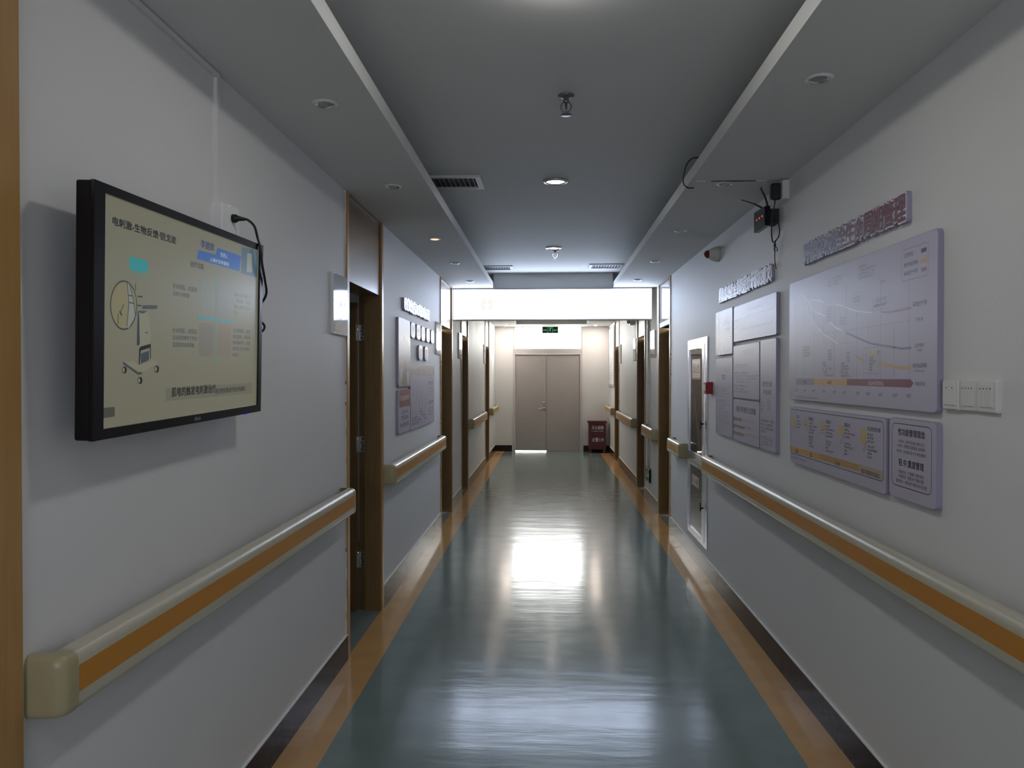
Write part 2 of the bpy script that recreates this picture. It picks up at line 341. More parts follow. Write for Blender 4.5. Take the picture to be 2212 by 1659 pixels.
# printed matter: boxes and outlines in metres from each board's lower left corner
PRINTS = {
  'chart': [
    ('L',[(0.1053,0.4837),(0.1099,0.1069)],0.0022,'grayline'),
    ('L',[(0.2364,0.4882),(0.2379,0.3719)],0.0022,'grayline'),
    ('L',[(0.3718,0.4537),(0.376,0.108)],0.0022,'grayline'),
    ('L',[(0.5014,0.483),(0.5039,0.272)],0.0022,'grayline'),
    ('L',[(0.6322,0.4299),(0.6361,0.109)],0.0022,'grayline'),
    ('L',[(0.7655,0.5176),(0.7686,0.2607)],0.0022,'grayline'),
    ('L',[(0.8764,0.387),(0.8797,0.1099)],0.0022,'grayline'),
    ('L',[(0.9896,0.3531),(0.991,0.2357)],0.0022,'grayline'),
    ('L',[(1.1017,0.4894),(1.1062,0.1108)],0.0022,'grayline'),
    ('L',[(1.2175,0.305),(1.2198,0.1112)],0.0022,'grayline'),
    ('L',[(1.3325,0.4524),(1.3365,0.1117)],0.0022,'grayline'),
    ('L',[(0.2398,0.2098),(0.2411,0.1074)],0.0022,'grayline'),
    ('L',[(0.1103,0.0766),(0.1104,0.0686)],0.0022,'grayline'),
    ('L',[(0.2415,0.077),(0.2416,0.0692)],0.0022,'grayline'),
    ('L',[(0.3764,0.0775),(0.3765,0.0698)],0.0022,'grayline'),
    ('L',[(0.5063,0.078),(0.5064,0.0704)],0.0022,'grayline'),
    ('L',[(0.6365,0.0784),(0.6365,0.071)],0.0022,'grayline'),
    ('L',[(0.7707,0.0789),(0.7708,0.0716)],0.0022,'grayline'),
    ('L',[(0.8801,0.0793),(0.8801,0.0721)],0.0022,'grayline'),
    ('L',[(0.9928,0.0797),(0.9929,0.0726)],0.0022,'grayline'),
    ('L',[(1.1066,0.0801),(1.1066,0.0732)],0.0022,'grayline'),
    ('L',[(1.2202,0.0805),(1.2203,0.0737)],0.0022,'grayline'),
    ('L',[(1.3369,0.0809),(1.337,0.0742)],0.0022,'grayline'),
    ('F',(0.1099,0.0775,0.3764,0.1098),0.0,'graybar'),
    ('F',(0.376,0.0796,0.778,0.1096),0.0,'amber'),
    ('P',[(0.7777,0.109),(1.3464,0.1105),(1.3686,0.0963),(1.3468,0.0808),(0.778,0.0825)],'maroon'),
    ('G',2,(0.2213,0.0845,0.2706,0.099),'ink'),
    ('G',3,(0.5537,0.0848,0.6015,0.1),'ink'),
    ('G',8,(0.9947,0.0856,1.1315,0.1006),'pale'),
    ('T', '20岁', (0.1034, 0.0421, 0.135, 0.057), 'ink', 0.0),
    ('T', '25岁', (0.2288, 0.0419, 0.261, 0.0569), 'ink', 0.0),
    ('T', '30岁', (0.3525, 0.043, 0.3853, 0.0579), 'ink', 0.0),
    ('T', '35岁', (0.4898, 0.0428, 0.5231, 0.0577), 'ink', 0.0),
    ('T', '40岁', (0.6198, 0.0426, 0.6534, 0.0576), 'ink', 0.0),
    ('T', '45岁', (0.732, 0.0428, 0.7658, 0.0578), 'ink', 0.0),
    ('T', '50岁', (0.8746, 0.0438, 0.9085, 0.0588), 'ink', 0.0),
    ('T', '55岁', (0.976, 0.044, 1.0099, 0.059), 'ink', 0.0),
    ('T', '60岁', (1.0888, 0.0438, 1.1226, 0.0588), 'ink', 0.0),
    ('T', '65岁', (1.2089, 0.0439, 1.2425, 0.0589), 'ink', 0.0),
    ('T', '70岁', (1.3154, 0.0447, 1.3487, 0.0597), 'ink', 0.0),
    ('G',24,(0.1057,0.0123,0.4519,0.0192),'gray'),
    ('B',(1.2753,0.4597,1.4662,0.5707),0.012,0.0016,'gray'),
    ('T', '正常男性', (1.2909, 0.5411, 1.3601, 0.5566), 'ink', 0.0),
    ('T', '患有勃起障碍', (1.2913, 0.5072, 1.3942, 0.5227), 'ink', 0.0),
    ('T', '采取医疗干预', (1.2917, 0.4773, 1.3929, 0.4924), 'ink', 0.0),
    ('F',(1.4171,0.5404,1.4555,0.5546),0.005,'navy'),
    ('F',(1.4175,0.507,1.4559,0.5208),0.005,'amber'),
    ('F',(1.4179,0.476,1.4563,0.4889),0.005,'mauve'),
    ('T', '采取医疗干预', (1.3596, 0.3613, 1.4575, 0.3791), 'ink', 0.0),
    ('T', '参考线', (1.3828, 0.3084, 1.4338, 0.3238), 'slate', 0.0),
    ('T', '正常男性', (1.3759, 0.2189, 1.4417, 0.2335), 'ink', 0.0),
    ('G',4,(1.3897,0.2057,1.4304,0.2141),'gray'),
    ('T', '患有勃起障碍', (1.3621, 0.1495, 1.4599, 0.1658), 'ink', 0.0),
    ('G',6,(1.3745,0.1354,1.445,0.1428),'gray'),
    ('T', '年龄/阶段', (1.379, 0.0875, 1.4508, 0.1029), 'ink', 0.0),
    ('L',[(0.1169,0.538),(0.206,0.5357),(0.2932,0.487),(0.3791,0.4823),(0.4539,0.4723),(0.5116,0.4599)],0.006,'paleline'),  # left parts of the curves pale: light box glare put into the colour
    ('L',[(0.6081,0.4446),(0.6995,0.4287),(0.7982,0.4054),(0.8684,0.3909),(0.9573,0.3779),(1.031,0.3696)],0.005,'paleline'),
    ('L',[(1.111,0.3646),(1.196,0.3592),(1.2674,0.3588),(1.3476,0.3608)],0.006,'mauve'),
    ('L',[(0.206,0.5357),(0.2932,0.487),(0.3487,0.4504),(0.4026,0.4234),(0.4546,0.4123),(0.5194,0.3952)],0.007,'paleline'),
    ('L',[(0.5821,0.3642),(0.6426,0.3362),(0.726,0.3165)],0.006,'paleline'),
    ('L',[(0.7753,0.3041),(0.8582,0.2846),(0.9259,0.2698),(0.9801,0.257),(1.0325,0.2472),(1.1222,0.2375),(1.2184,0.2271),(1.2777,0.2197),(1.3509,0.2202)],0.008,'steel'),
    ('F',(1.213,0.2232,1.2239,0.2302),0.002,'ink'),
    ('L',[(0.2447,0.4846),(0.3338,0.4033),(0.4109,0.3578),(0.4991,0.316),(0.6235,0.2778),(0.6759,0.2622)],0.005,'paleline'),
    ('L',[(0.8591,0.2106),(0.9046,0.1934),(0.9488,0.1834)],0.007,'amber'),
    ('L',[(1.0888,0.1699),(1.1612,0.1624),(1.2193,0.1563),(1.2785,0.1507),(1.346,0.1508)],0.009,'amber'),
    ('L',[(0.3811,0.3172),(0.4023,0.3172)],0.0018,'gray'),
    ('L',[(0.4195,0.3171),(0.4403,0.3171)],0.0018,'gray'),
    ('L',[(0.4571,0.3171),(0.4774,0.3171)],0.0018,'gray'),
    ('L',[(0.4939,0.317),(0.5138,0.317)],0.0018,'gray'),
    ('L',[(0.5299,0.317),(0.5494,0.317)],0.0018,'gray'),
    ('L',[(0.5652,0.317),(0.5843,0.3169)],0.0018,'gray'),
    ('L',[(0.5998,0.3169),(0.6185,0.3169)],0.0018,'gray'),
    ('L',[(0.6337,0.3169),(0.6521,0.3168)],0.0018,'gray'),
    ('L',[(0.6669,0.3168),(0.6849,0.3168)],0.0018,'gray'),
    ('L',[(0.6995,0.3168),(0.7172,0.3167)],0.0018,'gray'),
    ('L',[(0.7315,0.3167),(0.7488,0.3167)],0.0018,'gray'),
    ('L',[(0.7628,0.3167),(0.7798,0.3167)],0.0018,'gray'),
    ('L',[(0.7936,0.3166),(0.8103,0.3166)],0.0018,'gray'),
    ('L',[(0.8238,0.3166),(0.8401,0.3166)],0.0018,'gray'),
    ('L',[(0.8534,0.3166),(0.8694,0.3165)],0.0018,'gray'),
    ('L',[(0.8825,0.3165),(0.8982,0.3165)],0.0018,'gray'),
    ('L',[(0.911,0.3165),(0.9265,0.3165)],0.0018,'gray'),
    ('L',[(0.939,0.3165),(0.9542,0.3164)],0.0018,'gray'),
    ('L',[(0.9665,0.3164),(0.9815,0.3164)],0.0018,'gray'),
    ('L',[(0.9936,0.3164),(1.0082,0.3164)],0.0018,'gray'),
    ('L',[(1.0201,0.3163),(1.0345,0.3163)],0.0018,'gray'),
    ('L',[(1.0462,0.3163),(1.0604,0.3163)],0.0018,'gray'),
    ('L',[(1.0718,0.3163),(1.0858,0.3163)],0.0018,'gray'),
    ('L',[(1.097,0.3162),(1.1107,0.3162)],0.0018,'gray'),
    ('L',[(1.1218,0.3162),(1.1353,0.3162)],0.0018,'gray'),
    ('L',[(1.1462,0.3162),(1.1594,0.3162)],0.0018,'gray'),
    ('L',[(1.1701,0.3161),(1.1831,0.3161)],0.0018,'gray'),
    ('L',[(1.1937,0.3161),(1.2064,0.3161)],0.0018,'gray'),
    ('L',[(1.2168,0.3161),(1.2294,0.3161)],0.0018,'gray'),
    ('L',[(1.2396,0.316),(1.252,0.316)],0.0018,'gray'),
    ('L',[(1.262,0.316),(1.2742,0.316)],0.0018,'gray'),
    ('L',[(1.2841,0.316),(1.296,0.316)],0.0018,'gray'),
    ('L',[(1.3058,0.316),(1.3175,0.3159)],0.0018,'gray'),
    ('L',[(1.3271,0.3159),(1.3387,0.3159)],0.0018,'gray'),
    ('G',8,(0.8911,0.5616,0.9658,0.5708),'graylite'),
    ('G',8,(0.8913,0.5461,1.0575,0.5552),'graylite'),
    ('G',8,(0.8915,0.5305,1.0374,0.5397),'graylite'),
    ('G',8,(0.8917,0.515,1.0396,0.5241),'graylite'),
    ('G',8,(0.5523,0.5522,0.7543,0.5613),'graylite'),
    ('G',8,(0.5525,0.538,0.7109,0.5471),'graylite'),
    ('G',8,(0.5527,0.5238,0.6793,0.5329),'graylite'),
    ('B',(0.8212,0.4135,0.9406,0.4632),0.004,0.0012,'graylite'),
    ('B',(1.0283,0.3771,1.1847,0.4213),0.004,0.0012,'graylite'),
    ('G',5,(0.8423,0.4409,0.915,0.4502),'graylite'),
    ('G',5,(0.8425,0.4256,0.9074,0.4349),'graylite'),
    ('G',6,(1.0609,0.4081,1.1535,0.4189),'graylite'),
    ('G',9,(1.0388,0.3885,1.1679,0.3994),'graylite'),
    ('G',3,(1.0998,0.4768,1.1499,0.4875),'graylite'),
    ('G',4,(0.5344,0.4256,0.5976,0.4338),'graylite'),
    ('G',4,(0.5346,0.4113,0.5977,0.4195),'graylite'),
    ('G',4,(0.5348,0.3971,0.5979,0.4052),'graylite'),
    ('G',4,(0.5349,0.3828,0.5981,0.3909),'graylite'),
    ('G',4,(0.5351,0.3685,0.5983,0.3767),'graylite'),
    ('G',4,(0.695,0.3674,0.7575,0.3756),'graylite'),
    ('G',4,(0.6952,0.3547,0.7576,0.363),'graylite'),
    ('G',4,(0.6954,0.3421,0.7578,0.3503),'graylite'),
    ('B',(0.9482,0.1317,1.0902,0.2337),0.004,0.0014,'gray'),
    ('F',(0.9964,0.204,1.0795,0.2196),0.003,'amberlite'),
    ('G',4,(1.002,0.1876,1.0392,0.1956),'gray'),
    ('G',4,(1.0021,0.1762,1.0637,0.1841),'gray'),
    ('G',4,(1.0022,0.1647,1.0415,0.1726),'gray'),
    ('G',4,(1.0024,0.1532,1.0314,0.1611),'gray'),
    ('G',4,(1.0025,0.1417,1.0295,0.1497),'gray'),
    ('L',[(0.9699,0.2151),(0.9809,0.1925),(0.965,0.1795),(0.9727,0.166)],0.002,'gray'),
    ('G',6,(0.4892,0.1766,0.5374,0.1859),'gray'),
    ('G',6,(0.4894,0.1627,0.5487,0.172),'gray'),
    ('G',6,(0.4896,0.1487,0.6035,0.158),'gray'),
    ('G',6,(0.4898,0.1347,0.5601,0.1441),'gray'),
    ('G',6,(0.4899,0.1208,0.6199,0.1301),'gray'),
    ('G',6,(0.7088,0.1718,0.7524,0.1805),'gray'),
    ('G',6,(0.709,0.1587,0.7914,0.1674),'gray'),
    ('G',6,(0.7091,0.1456,0.819,0.1543),'gray'),
    ('G',6,(0.7093,0.1325,0.7894,0.1412),'gray'),
    ('G',6,(0.7094,0.1194,0.8039,0.1281),'gray'),
    ('G',3,(0.5562,0.2318,0.6025,0.241),'gray'),
    ('G',3,(0.5563,0.2186,0.6027,0.2278),'gray'),
    ('G',3,(0.5565,0.2055,0.6029,0.2146),'gray'),
    ('G',3,(0.5567,0.1923,0.603,0.2014),'gray'),
    ('G',3,(0.7702,0.2165,0.811,0.225),'gray'),
    ('G',3,(0.7704,0.2041,0.8112,0.2127),'gray'),
    ('G',3,(0.7705,0.1917,0.8113,0.2003),'gray'),
    ('G',3,(0.7707,0.1794,0.8115,0.1879),'gray'),
    ('G',4,(0.2092,0.2585,0.3166,0.2685),'gray'),
    ('G',4,(0.2094,0.2445,0.3167,0.2546),'gray'),
    ('G',4,(0.2096,0.2306,0.3169,0.2406),'gray'),
    ('G',4,(0.2098,0.2166,0.3171,0.2267),'gray'),
    ('B',(0.4781,0.1194,0.628,0.2727),0.003,0.0012,'graylite'),
    ('B',(0.7015,0.1186,0.8486,0.2622),0.003,0.0012,'graylite')],
  'stages': [
    ('B',(0.0006,0.0468,1.114,0.2742),0.025,0.003,'ink'),
    ('F',(0.0103,0.0549,0.1948,0.0821),0.0,'amber'),
    ('F',(0.1945,0.055,0.4346,0.0833),0.0,'amber'),
    ('F',(0.4342,0.0573,0.8835,0.0853),0.0,'ochre'),
    ('F',(0.8831,0.0534,1.1091,0.087),0.0,'tan'),
    ('T', '正常', (0.0999, 0.2333, 0.1381, 0.2481), 'ink', 0.01),
    ('T', '轻度ED', (0.2839, 0.2303, 0.3526, 0.2488), 'ink', 0.01),
    ('T', '中度ED', (0.5112, 0.2302, 0.5772, 0.2476), 'ink', 0.01),
    ('T', '重度ED', (0.7308, 0.2295, 0.7971, 0.2477), 'ink', 0.01),
    ('T', '完全丧失性功能', (0.9663, 0.23, 1.0873, 0.2478), 'ink', 0.01),
    ('F',(0.0322,0.1897,0.0918,0.2342),0.011,'amberlite'),
    ('F',(0.2142,0.1974,0.2749,0.2345),0.011,'amberlite'),
    ('F',(0.4441,0.1988,0.5047,0.2328),0.011,'amberlite'),
    ('F',(0.6631,0.1892,0.7253,0.2328),0.011,'amberlite'),
    ('F',(0.8981,0.1756,0.9597,0.2329),0.011,'amberlite'),
    ('L',[(0.0577,0.22),(0.0654,0.1772),(0.0867,0.1775),(0.088,0.216)],0.0025,'gray'),
    ('L',[(0.2195,0.2082),(0.2425,0.2031),(0.259,0.1795),(0.2719,0.1777),(0.2717,0.1968),(0.2522,0.2065),(0.2228,0.2096)],0.0025,'gray'),
    ('L',[(0.5033,0.1969),(0.4576,0.1952),(0.4549,0.1826),(0.4865,0.1818),(0.498,0.1734),(0.5048,0.1894)],0.0025,'gray'),
    ('L',[(0.7252,0.2008),(0.6856,0.1638),(0.6819,0.1513),(0.6933,0.1548),(0.723,0.1757),(0.7302,0.1964)],0.0025,'gray'),
    ('L',[(0.9585,0.1871),(0.9373,0.1629),(0.9267,0.143),(0.9343,0.1419),(0.9534,0.1644),(0.9607,0.1829)],0.0025,'gray'),
    ('G',3,(0.1002,0.2127,0.159,0.2224),'inkgray'),
    ('G',3,(0.1004,0.1973,0.1693,0.207),'inkgray'),
    ('G',3,(0.1006,0.1819,0.1474,0.1916),'inkgray'),
    ('G',3,(0.2842,0.2136,0.3437,0.2232),'inkgray'),
    ('G',5,(0.2844,0.1984,0.3985,0.208),'inkgray'),
    ('G',3,(0.2845,0.1832,0.3685,0.1929),'inkgray'),
    ('G',3,(0.2847,0.168,0.3581,0.1777),'inkgray'),
    ('G',3,(0.285,0.1482,0.3476,0.1579),'inkgray'),
    ('G',3,(0.2852,0.1331,0.3385,0.1427),'inkgray'),
    ('G',3,(0.2853,0.1179,0.3294,0.1276),'inkgray'),
    ('G',3,(0.2855,0.1027,0.3604,0.1124),'inkgray'),
    ('G',3,(0.5115,0.2135,0.5667,0.2231),'inkgray'),
    ('G',5,(0.5117,0.1986,0.6138,0.2082),'inkgray'),
    ('G',4,(0.5118,0.1838,0.594,0.1934),'inkgray'),
    ('G',4,(0.512,0.1689,0.6008,0.1785),'inkgray'),
    ('G',3,(0.5123,0.1455,0.5783,0.1551),'inkgray'),
    ('G',3,(0.5125,0.1307,0.5744,0.1403),'inkgray'),
    ('G',3,(0.5127,0.1158,0.5432,0.1254),'inkgray'),
    ('G',4,(0.5128,0.101,0.6043,0.1105),'inkgray'),
    ('G',3,(0.7311,0.2118,0.7856,0.2214),'inkgray'),
    ('G',6,(0.7313,0.1973,0.8442,0.2068),'inkgray'),
    ('G',3,(0.7315,0.1827,0.7931,0.1922),'inkgray'),
    ('G',4,(0.7318,0.1534,0.8017,0.163),'inkgray'),
    ('G',5,(0.732,0.1389,0.8252,0.1484),'inkgray'),
    ('G',3,(0.7322,0.1243,0.7626,0.1338),'inkgray'),
    ('G',3,(0.7323,0.1097,0.7628,0.1193),'inkgray'),
    ('G',3,(0.9666,0.2117,1.0217,0.2212),'inkgray'),
    ('G',3,(0.9668,0.1974,1.0239,0.2069),'inkgray'),
    ('G',4,(0.9669,0.1832,1.0302,0.1927),'inkgray'),
    ('G',4,(0.9672,0.1642,1.0324,0.1736),'inkgray'),
    ('G',6,(0.9673,0.1499,1.0617,0.1594),'inkgray'),
    ('G',3,(0.9675,0.1357,1.0113,0.1452),'inkgray'),
    ('G',3,(0.9677,0.1214,1.0115,0.1309),'inkgray'),
    ('G',3,(0.088,0.0542,0.1282,0.0726),'ink'),
    ('G',2,(0.2987,0.0559,0.3331,0.0743),'ink'),
    ('T', '治疗期', (0.6287, 0.0522, 0.6803, 0.07), 'ink', 0.01),
    ('T', '医学手段帮助完成勃起', (0.9089, 0.0533, 1.0794, 0.0728), 'ink', 0.01),
    ('G',20,(0.0073,0.0239,0.2766,0.0309),'gray')],
  'principle': [
    ('B',(0.0224,0.0446,0.3126,0.2697),0.024,0.0028,'ink'),
    ('T', '性功能管理理念', (0.0701, 0.228, 0.2681, 0.254), 'ink', 0.022),
    ('T', '年轻时，提升性功能 保持活力', (0.0741, 0.2008, 0.2648, 0.2129), 'ink', 0.0),
    ('T', '中年时，预防性功能衰退 全面维持', (0.0664, 0.1839, 0.2702, 0.1969), 'ink', 0.0),
    ('T', '老年时，性功能年轻十岁 享性福晚年', (0.0595, 0.1645, 0.278, 0.1775), 'ink', 0.0),
    ('T', '轻.中.重度管理', (0.0758, 0.118, 0.2617, 0.1451), 'ink', 0.022),
    ('T', '轻度症状：干预提升-预防衰退', (0.0763, 0.0909, 0.2621, 0.1039), 'ink', 0.0),
    ('T', '中度症状：积极治疗-预防加重', (0.0765, 0.0747, 0.2623, 0.0877), 'ink', 0.0),
    ('T', '重度症状：积极治疗-预防丧失性功能', (0.0563, 0.0566, 0.2829, 0.0696), 'ink', 0.0)],
  'photo_r': [
    ('P',[(0.0066,0.3196),(0.1217,0.3188),(0.1258,-0.0006),(0.0107,0.0012)],'photogray'),
    ('P',[(0.1946,0.3213),(0.2285,0.3214),(0.2327,-0.0005),(0.1988,-0.0005)],'white'),
    ('P',[(0.0276,0.2523),(0.0473,0.2774),(0.0791,0.275),(0.0952,0.2475),(0.0839,0.2133),(0.1,0.186),(0.0645,0.1837),(0.0362,0.2119)],'photopale'),
    ('P',[(0.1104,0.2901),(0.1267,0.2279),(0.1617,0.2126),(0.1711,0.0781),(0.1059,0.0283),(0.0787,0.0028),(0.1452,0.0019),(0.1944,0.047),(0.1921,0.2235),(0.146,0.2396)],'photopale'),
    ('T', '中国人', (0.3318, 0.2581, 0.445, 0.2887), 'white', 0.0),
    ('G',4,(0.2741,0.2094,0.48,0.2455),'white'),
    ('G',3,(0.3186,0.1582,0.4462,0.1897),'white')],
  'wide': [
    ('G',9,(0.3171,0.1811,0.7437,0.2056),'whiteish'),
    ('G',14,(0.2286,0.1444,0.9308,0.1597),'whiteish'),
    ('G',3,(0.0159,0.1316,0.1707,0.1484),'white'),
    ('G',2,(0.0163,0.0983,0.129,0.1143),'white'),
    ('G',2,(0.0167,0.0674,0.1341,0.0823),'white'),
    ('G',12,(0.1992,0.0663,0.9205,0.0802),'graylite')],
  'tall_l': [
    ('G',6,(0.0631,0.4638,0.4517,0.4955),'sand'),
    ('G',2,(0.1957,0.4037,0.3144,0.4403),'inkgray'),
    ('G',7,(0.1101,0.3372,0.4214,0.3447),'gray'),
    ('G',7,(0.1102,0.3247,0.3457,0.3322),'gray'),
    ('G',7,(0.1105,0.3018,0.4218,0.3093),'gray'),
    ('G',7,(0.1108,0.279,0.3032,0.2864),'gray'),
    ('G',7,(0.1112,0.2498,0.4555,0.2573),'gray'),
    ('G',7,(0.1113,0.2394,0.3123,0.2469),'gray'),
    ('G',7,(0.1115,0.227,0.4721,0.2344),'gray'),
    ('G',7,(0.1118,0.2041,0.2692,0.2116),'gray'),
    ('G',7,(0.112,0.1874,0.2869,0.1949),'gray'),
    ('G',7,(0.1123,0.1687,0.44,0.1762),'gray'),
    ('G',7,(0.1126,0.1417,0.4071,0.1492),'gray'),
    ('G',7,(0.1128,0.1292,0.3905,0.1367),'gray'),
    ('G',7,(0.113,0.1126,0.4074,0.1201),'gray'),
    ('G',7,(0.1131,0.1001,0.4325,0.1076),'gray'),
    ('G',7,(0.1133,0.0855,0.2706,0.093),'gray'),
    ('G',7,(0.1136,0.0668,0.3489,0.0743),'gray'),
    ('G',7,(0.1139,0.0398,0.2975,0.0473),'gray'),
    ('G',7,(0.1142,0.019,0.2003,0.0265),'gray'),
    ('G',2,(0.0154,0.3347,0.0801,0.3449),'inkgray'),
    ('G',2,(0.0159,0.3009,0.0805,0.3111),'inkgray'),
    ('G',2,(0.0162,0.2776,0.0808,0.2878),'inkgray'),
    ('G',2,(0.0167,0.2396,0.0813,0.2497),'inkgray'),
    ('G',2,(0.0174,0.1846,0.082,0.1948),'inkgray'),
    ('G',2,(0.0183,0.1148,0.0829,0.125),'inkgray'),
    ('G',2,(0.019,0.062,0.0836,0.0721),'inkgray'),
    ('G',2,(0.0193,0.0408,0.0839,0.051),'inkgray'),
    ('G',2,(0.0196,0.0167,0.0842,0.0269),'inkgray'),
    ('L',[(0.0153,0.3538),(0.4951,0.3518)],0.0015,'graylite'),
    ('L',[(0.0158,0.3166),(0.4956,0.3177)],0.0015,'graylite'),
    ('L',[(0.0162,0.2891),(0.4959,0.2925)],0.0015,'graylite'),
    ('L',[(0.0166,0.2595),(0.4962,0.2654)],0.0015,'graylite'),
    ('L',[(0.0171,0.2193),(0.4967,0.2286)],0.0015,'graylite'),
    ('L',[(0.0179,0.1537),(0.4975,0.1685)],0.0015,'graylite'),
    ('L',[(0.0189,0.0797),(0.4983,0.1006)],0.0015,'graylite')],
  'middle': [
    ('G',5,(0.2394,0.288,0.4564,0.313),'sandlite'),
    ('G',12,(0.0195,0.2124,0.3802,0.2228),'gray'),
    ('G',12,(0.0197,0.1963,0.4439,0.2068),'graylite'),
    ('G',12,(0.0202,0.161,0.3808,0.1715),'inkgray'),
    ('G',12,(0.0204,0.1422,0.6252,0.1526),'gray'),
    ('G',12,(0.0207,0.1241,0.593,0.1345),'gray'),
    ('G',12,(0.0209,0.1041,0.4588,0.1145),'gray'),
    ('G',11,(0.0182,0.0758,0.3755,0.0865),'inkgray'),
    ('G',11,(0.0185,0.0547,0.2925,0.0654),'gray'),
    ('G',11,(0.0187,0.0375,0.3895,0.0482),'gray')],
  'quality': [
    ('T', '积极干预 提升生活质量', (0.0812, 0.1958, 0.5631, 0.2343), 'ink', 0.015),
    ('F',(0.0264,0.1361,0.227,0.1546),0.003,'ochre'),
    ('F',(0.0107,0.1292,0.0362,0.1599),0.003,'inkgray'),
    ('G',8,(0.0467,0.136,0.218,0.1534),'ink'),
    ('G',9,(0.2412,0.1399,0.5042,0.1553),'tan'),
    ('F',(0.0271,0.0951,0.3087,0.1062),0.003,'ochre'),
    ('F',(0.0113,0.0809,0.0368,0.1113),0.003,'inkgray'),
    ('G',8,(0.0474,0.0877,0.3,0.1052),'ink'),
    ('G',9,(0.3225,0.099,0.5009,0.1141),'ochre'),
    ('F',(0.0277,0.0506,0.3205,0.0581),0.003,'ochre'),
    ('F',(0.0119,0.0329,0.0374,0.0631),0.003,'inkgray'),
    ('G',8,(0.048,0.0398,0.3118,0.0573),'ink'),
    ('G',9,(0.3341,0.0545,0.6187,0.0696),'ochre')],
  'tall_r': [
    ('T', '男性性功能', (0.0491, 0.3703, 0.2454, 0.4028), 'inkgray', 0.01),
    ('T', '评估纬度', (0.0661, 0.3244, 0.2286, 0.3554), 'inkgray', 0.01),
    ('G',6,(0.0699,0.6076,0.2409,0.6267),'white'),
    ('G',3,(0.0172,0.2864,0.041,0.2971),'gray'),
    ('G',3,(0.0174,0.2698,0.053,0.2804),'gray'),
    ('G',3,(0.0176,0.2524,0.1021,0.2631),'gray'),
    ('G',3,(0.0178,0.2347,0.0593,0.2454),'gray'),
    ('G',3,(0.018,0.2181,0.0595,0.2287),'gray'),
    ('G',4,(0.1451,0.2874,0.2064,0.2977),'gray'),
    ('G',4,(0.1453,0.2695,0.2285,0.2799),'gray'),
    ('G',4,(0.1455,0.2524,0.2035,0.2627),'gray'),
    ('G',4,(0.1457,0.2355,0.218,0.2459),'gray'),
    ('G',11,(0.0186,0.1647,0.278,0.1787),'inkgray'),
    ('G',11,(0.0189,0.1414,0.2783,0.1554),'inkgray'),
    ('G',11,(0.0192,0.1197,0.2732,0.1337),'inkgray'),
    ('G',11,(0.0195,0.0997,0.1154,0.1137),'inkgray'),
    ('G',11,(0.0223,0.0718,0.2738,0.0805),'gray'),
    ('G',11,(0.0224,0.0585,0.2633,0.0672),'gray'),
    ('G',11,(0.0226,0.0435,0.2474,0.0522),'gray'),
    ('G',11,(0.0228,0.0302,0.269,0.0388),'gray'),
    ('G',11,(0.0229,0.0168,0.0585,0.0255),'gray'),
    ('L',[(0.0194,0.3099),(0.2765,0.3119)],0.0015,'graylite'),
    ('L',[(0.0209,0.1905),(0.2779,0.1993)],0.0015,'graylite')],
  'photo_l': [
    ('P',[(0.0082,0.3158),(0.1461,0.3598),(0.201,0.3905),(0.3039,0.3923),(0.3323,0.3615),(0.3906,0.3859),(0.4941,0.3837),(0.4967,0.2012),(0.0072,0.1915)],'photomauve'),
    ('P',[(0.0049,0.2253),(0.5011,0.238),(0.4992,-0.0073),(0.3827,-0.0098),(0.003,-0.0064)],'photomauve'),
    ('P',[(0.2133,0.195),(0.3191,0.197),(0.3284,0.0071),(0.3827,-0.0098),(0.1196,-0.0061),(0.1101,0.0642),(0.1921,0.1273)],'photobrown'),
    ('P',[(0.3809,0.3855),(0.44,0.3939),(0.4941,0.3874),(0.4936,0.3173),(0.4098,0.3214)],'photocream'),
    ('P',[(0.2943,0.3883),(0.3326,0.4028),(0.3556,0.3878),(0.3477,0.3586),(0.3094,0.364)],'photocream'),
    ('P',[(0.0747,0.1302),(0.147,0.1309),(0.1343,0.0642),(0.0898,0.0254),(0.0697,-0.0054),(0.0821,0.0643)],'photopale'),
    ('P',[(0.0036,0.0683),(0.0348,0.0683),(0.0304,0.0105),(0.0032,0.0109)],'photopale'),
    ('P',[(0.3227,0.1123),(0.428,0.1129),(0.4161,0.0226),(0.3719,0.0067)],'photopale'),
    ('L',[(0.1259,0.5289),(0.1246,0.3692)],0.006,'white')],
  'who': [
    ('F',(0.0243,0.2015,0.5065,0.3382),0.025,'maroonlite'),
    ('T', '世卫组织呼吁', (0.0691, 0.2522, 0.4393, 0.292), 'pale', 0.01),
    ('G',5,(0.1221,0.148,0.3676,0.1734),'inkgray'),
    ('G',5,(0.1077,0.0988,0.3892,0.1312),'ink'),
    ('G',7,(0.0615,0.0458,0.4241,0.0756),'ink')],
  'levels': [
    ('F',(0.018,0.4562,1.312,0.5491),0.002,'taupe'),
    ('G',4,(0.1347,0.4787,0.3564,0.5263),'pale'),
    ('G',4,(0.4078,0.4746,0.6352,0.5242),'pale'),
    ('G',4,(0.6769,0.4709,0.9144,0.5225),'pale'),
    ('G',4,(0.9535,0.4669,1.1814,0.5206),'pale'),
    ('G',4,(0.9225,0.3687,1.2259,0.4011),'inkgray'),
    ('G',4,(0.9211,0.1827,1.2245,0.2151),'inkgray'),
    ('G',5,(0.9221,0.3296,1.232,0.3439),'gray'),
    ('G',5,(0.9218,0.2995,1.2318,0.3138),'gray'),
    ('G',5,(0.9216,0.2709,1.2315,0.2852),'gray'),
    ('G',5,(0.9206,0.1345,1.211,0.1517),'gray'),
    ('G',5,(0.9204,0.1059,1.2108,0.1231),'gray'),
    ('G',5,(0.9202,0.0773,1.2106,0.0944),'gray'),
    ('G',1,(0.1047,0.3179,0.1618,0.3272),'gray'),
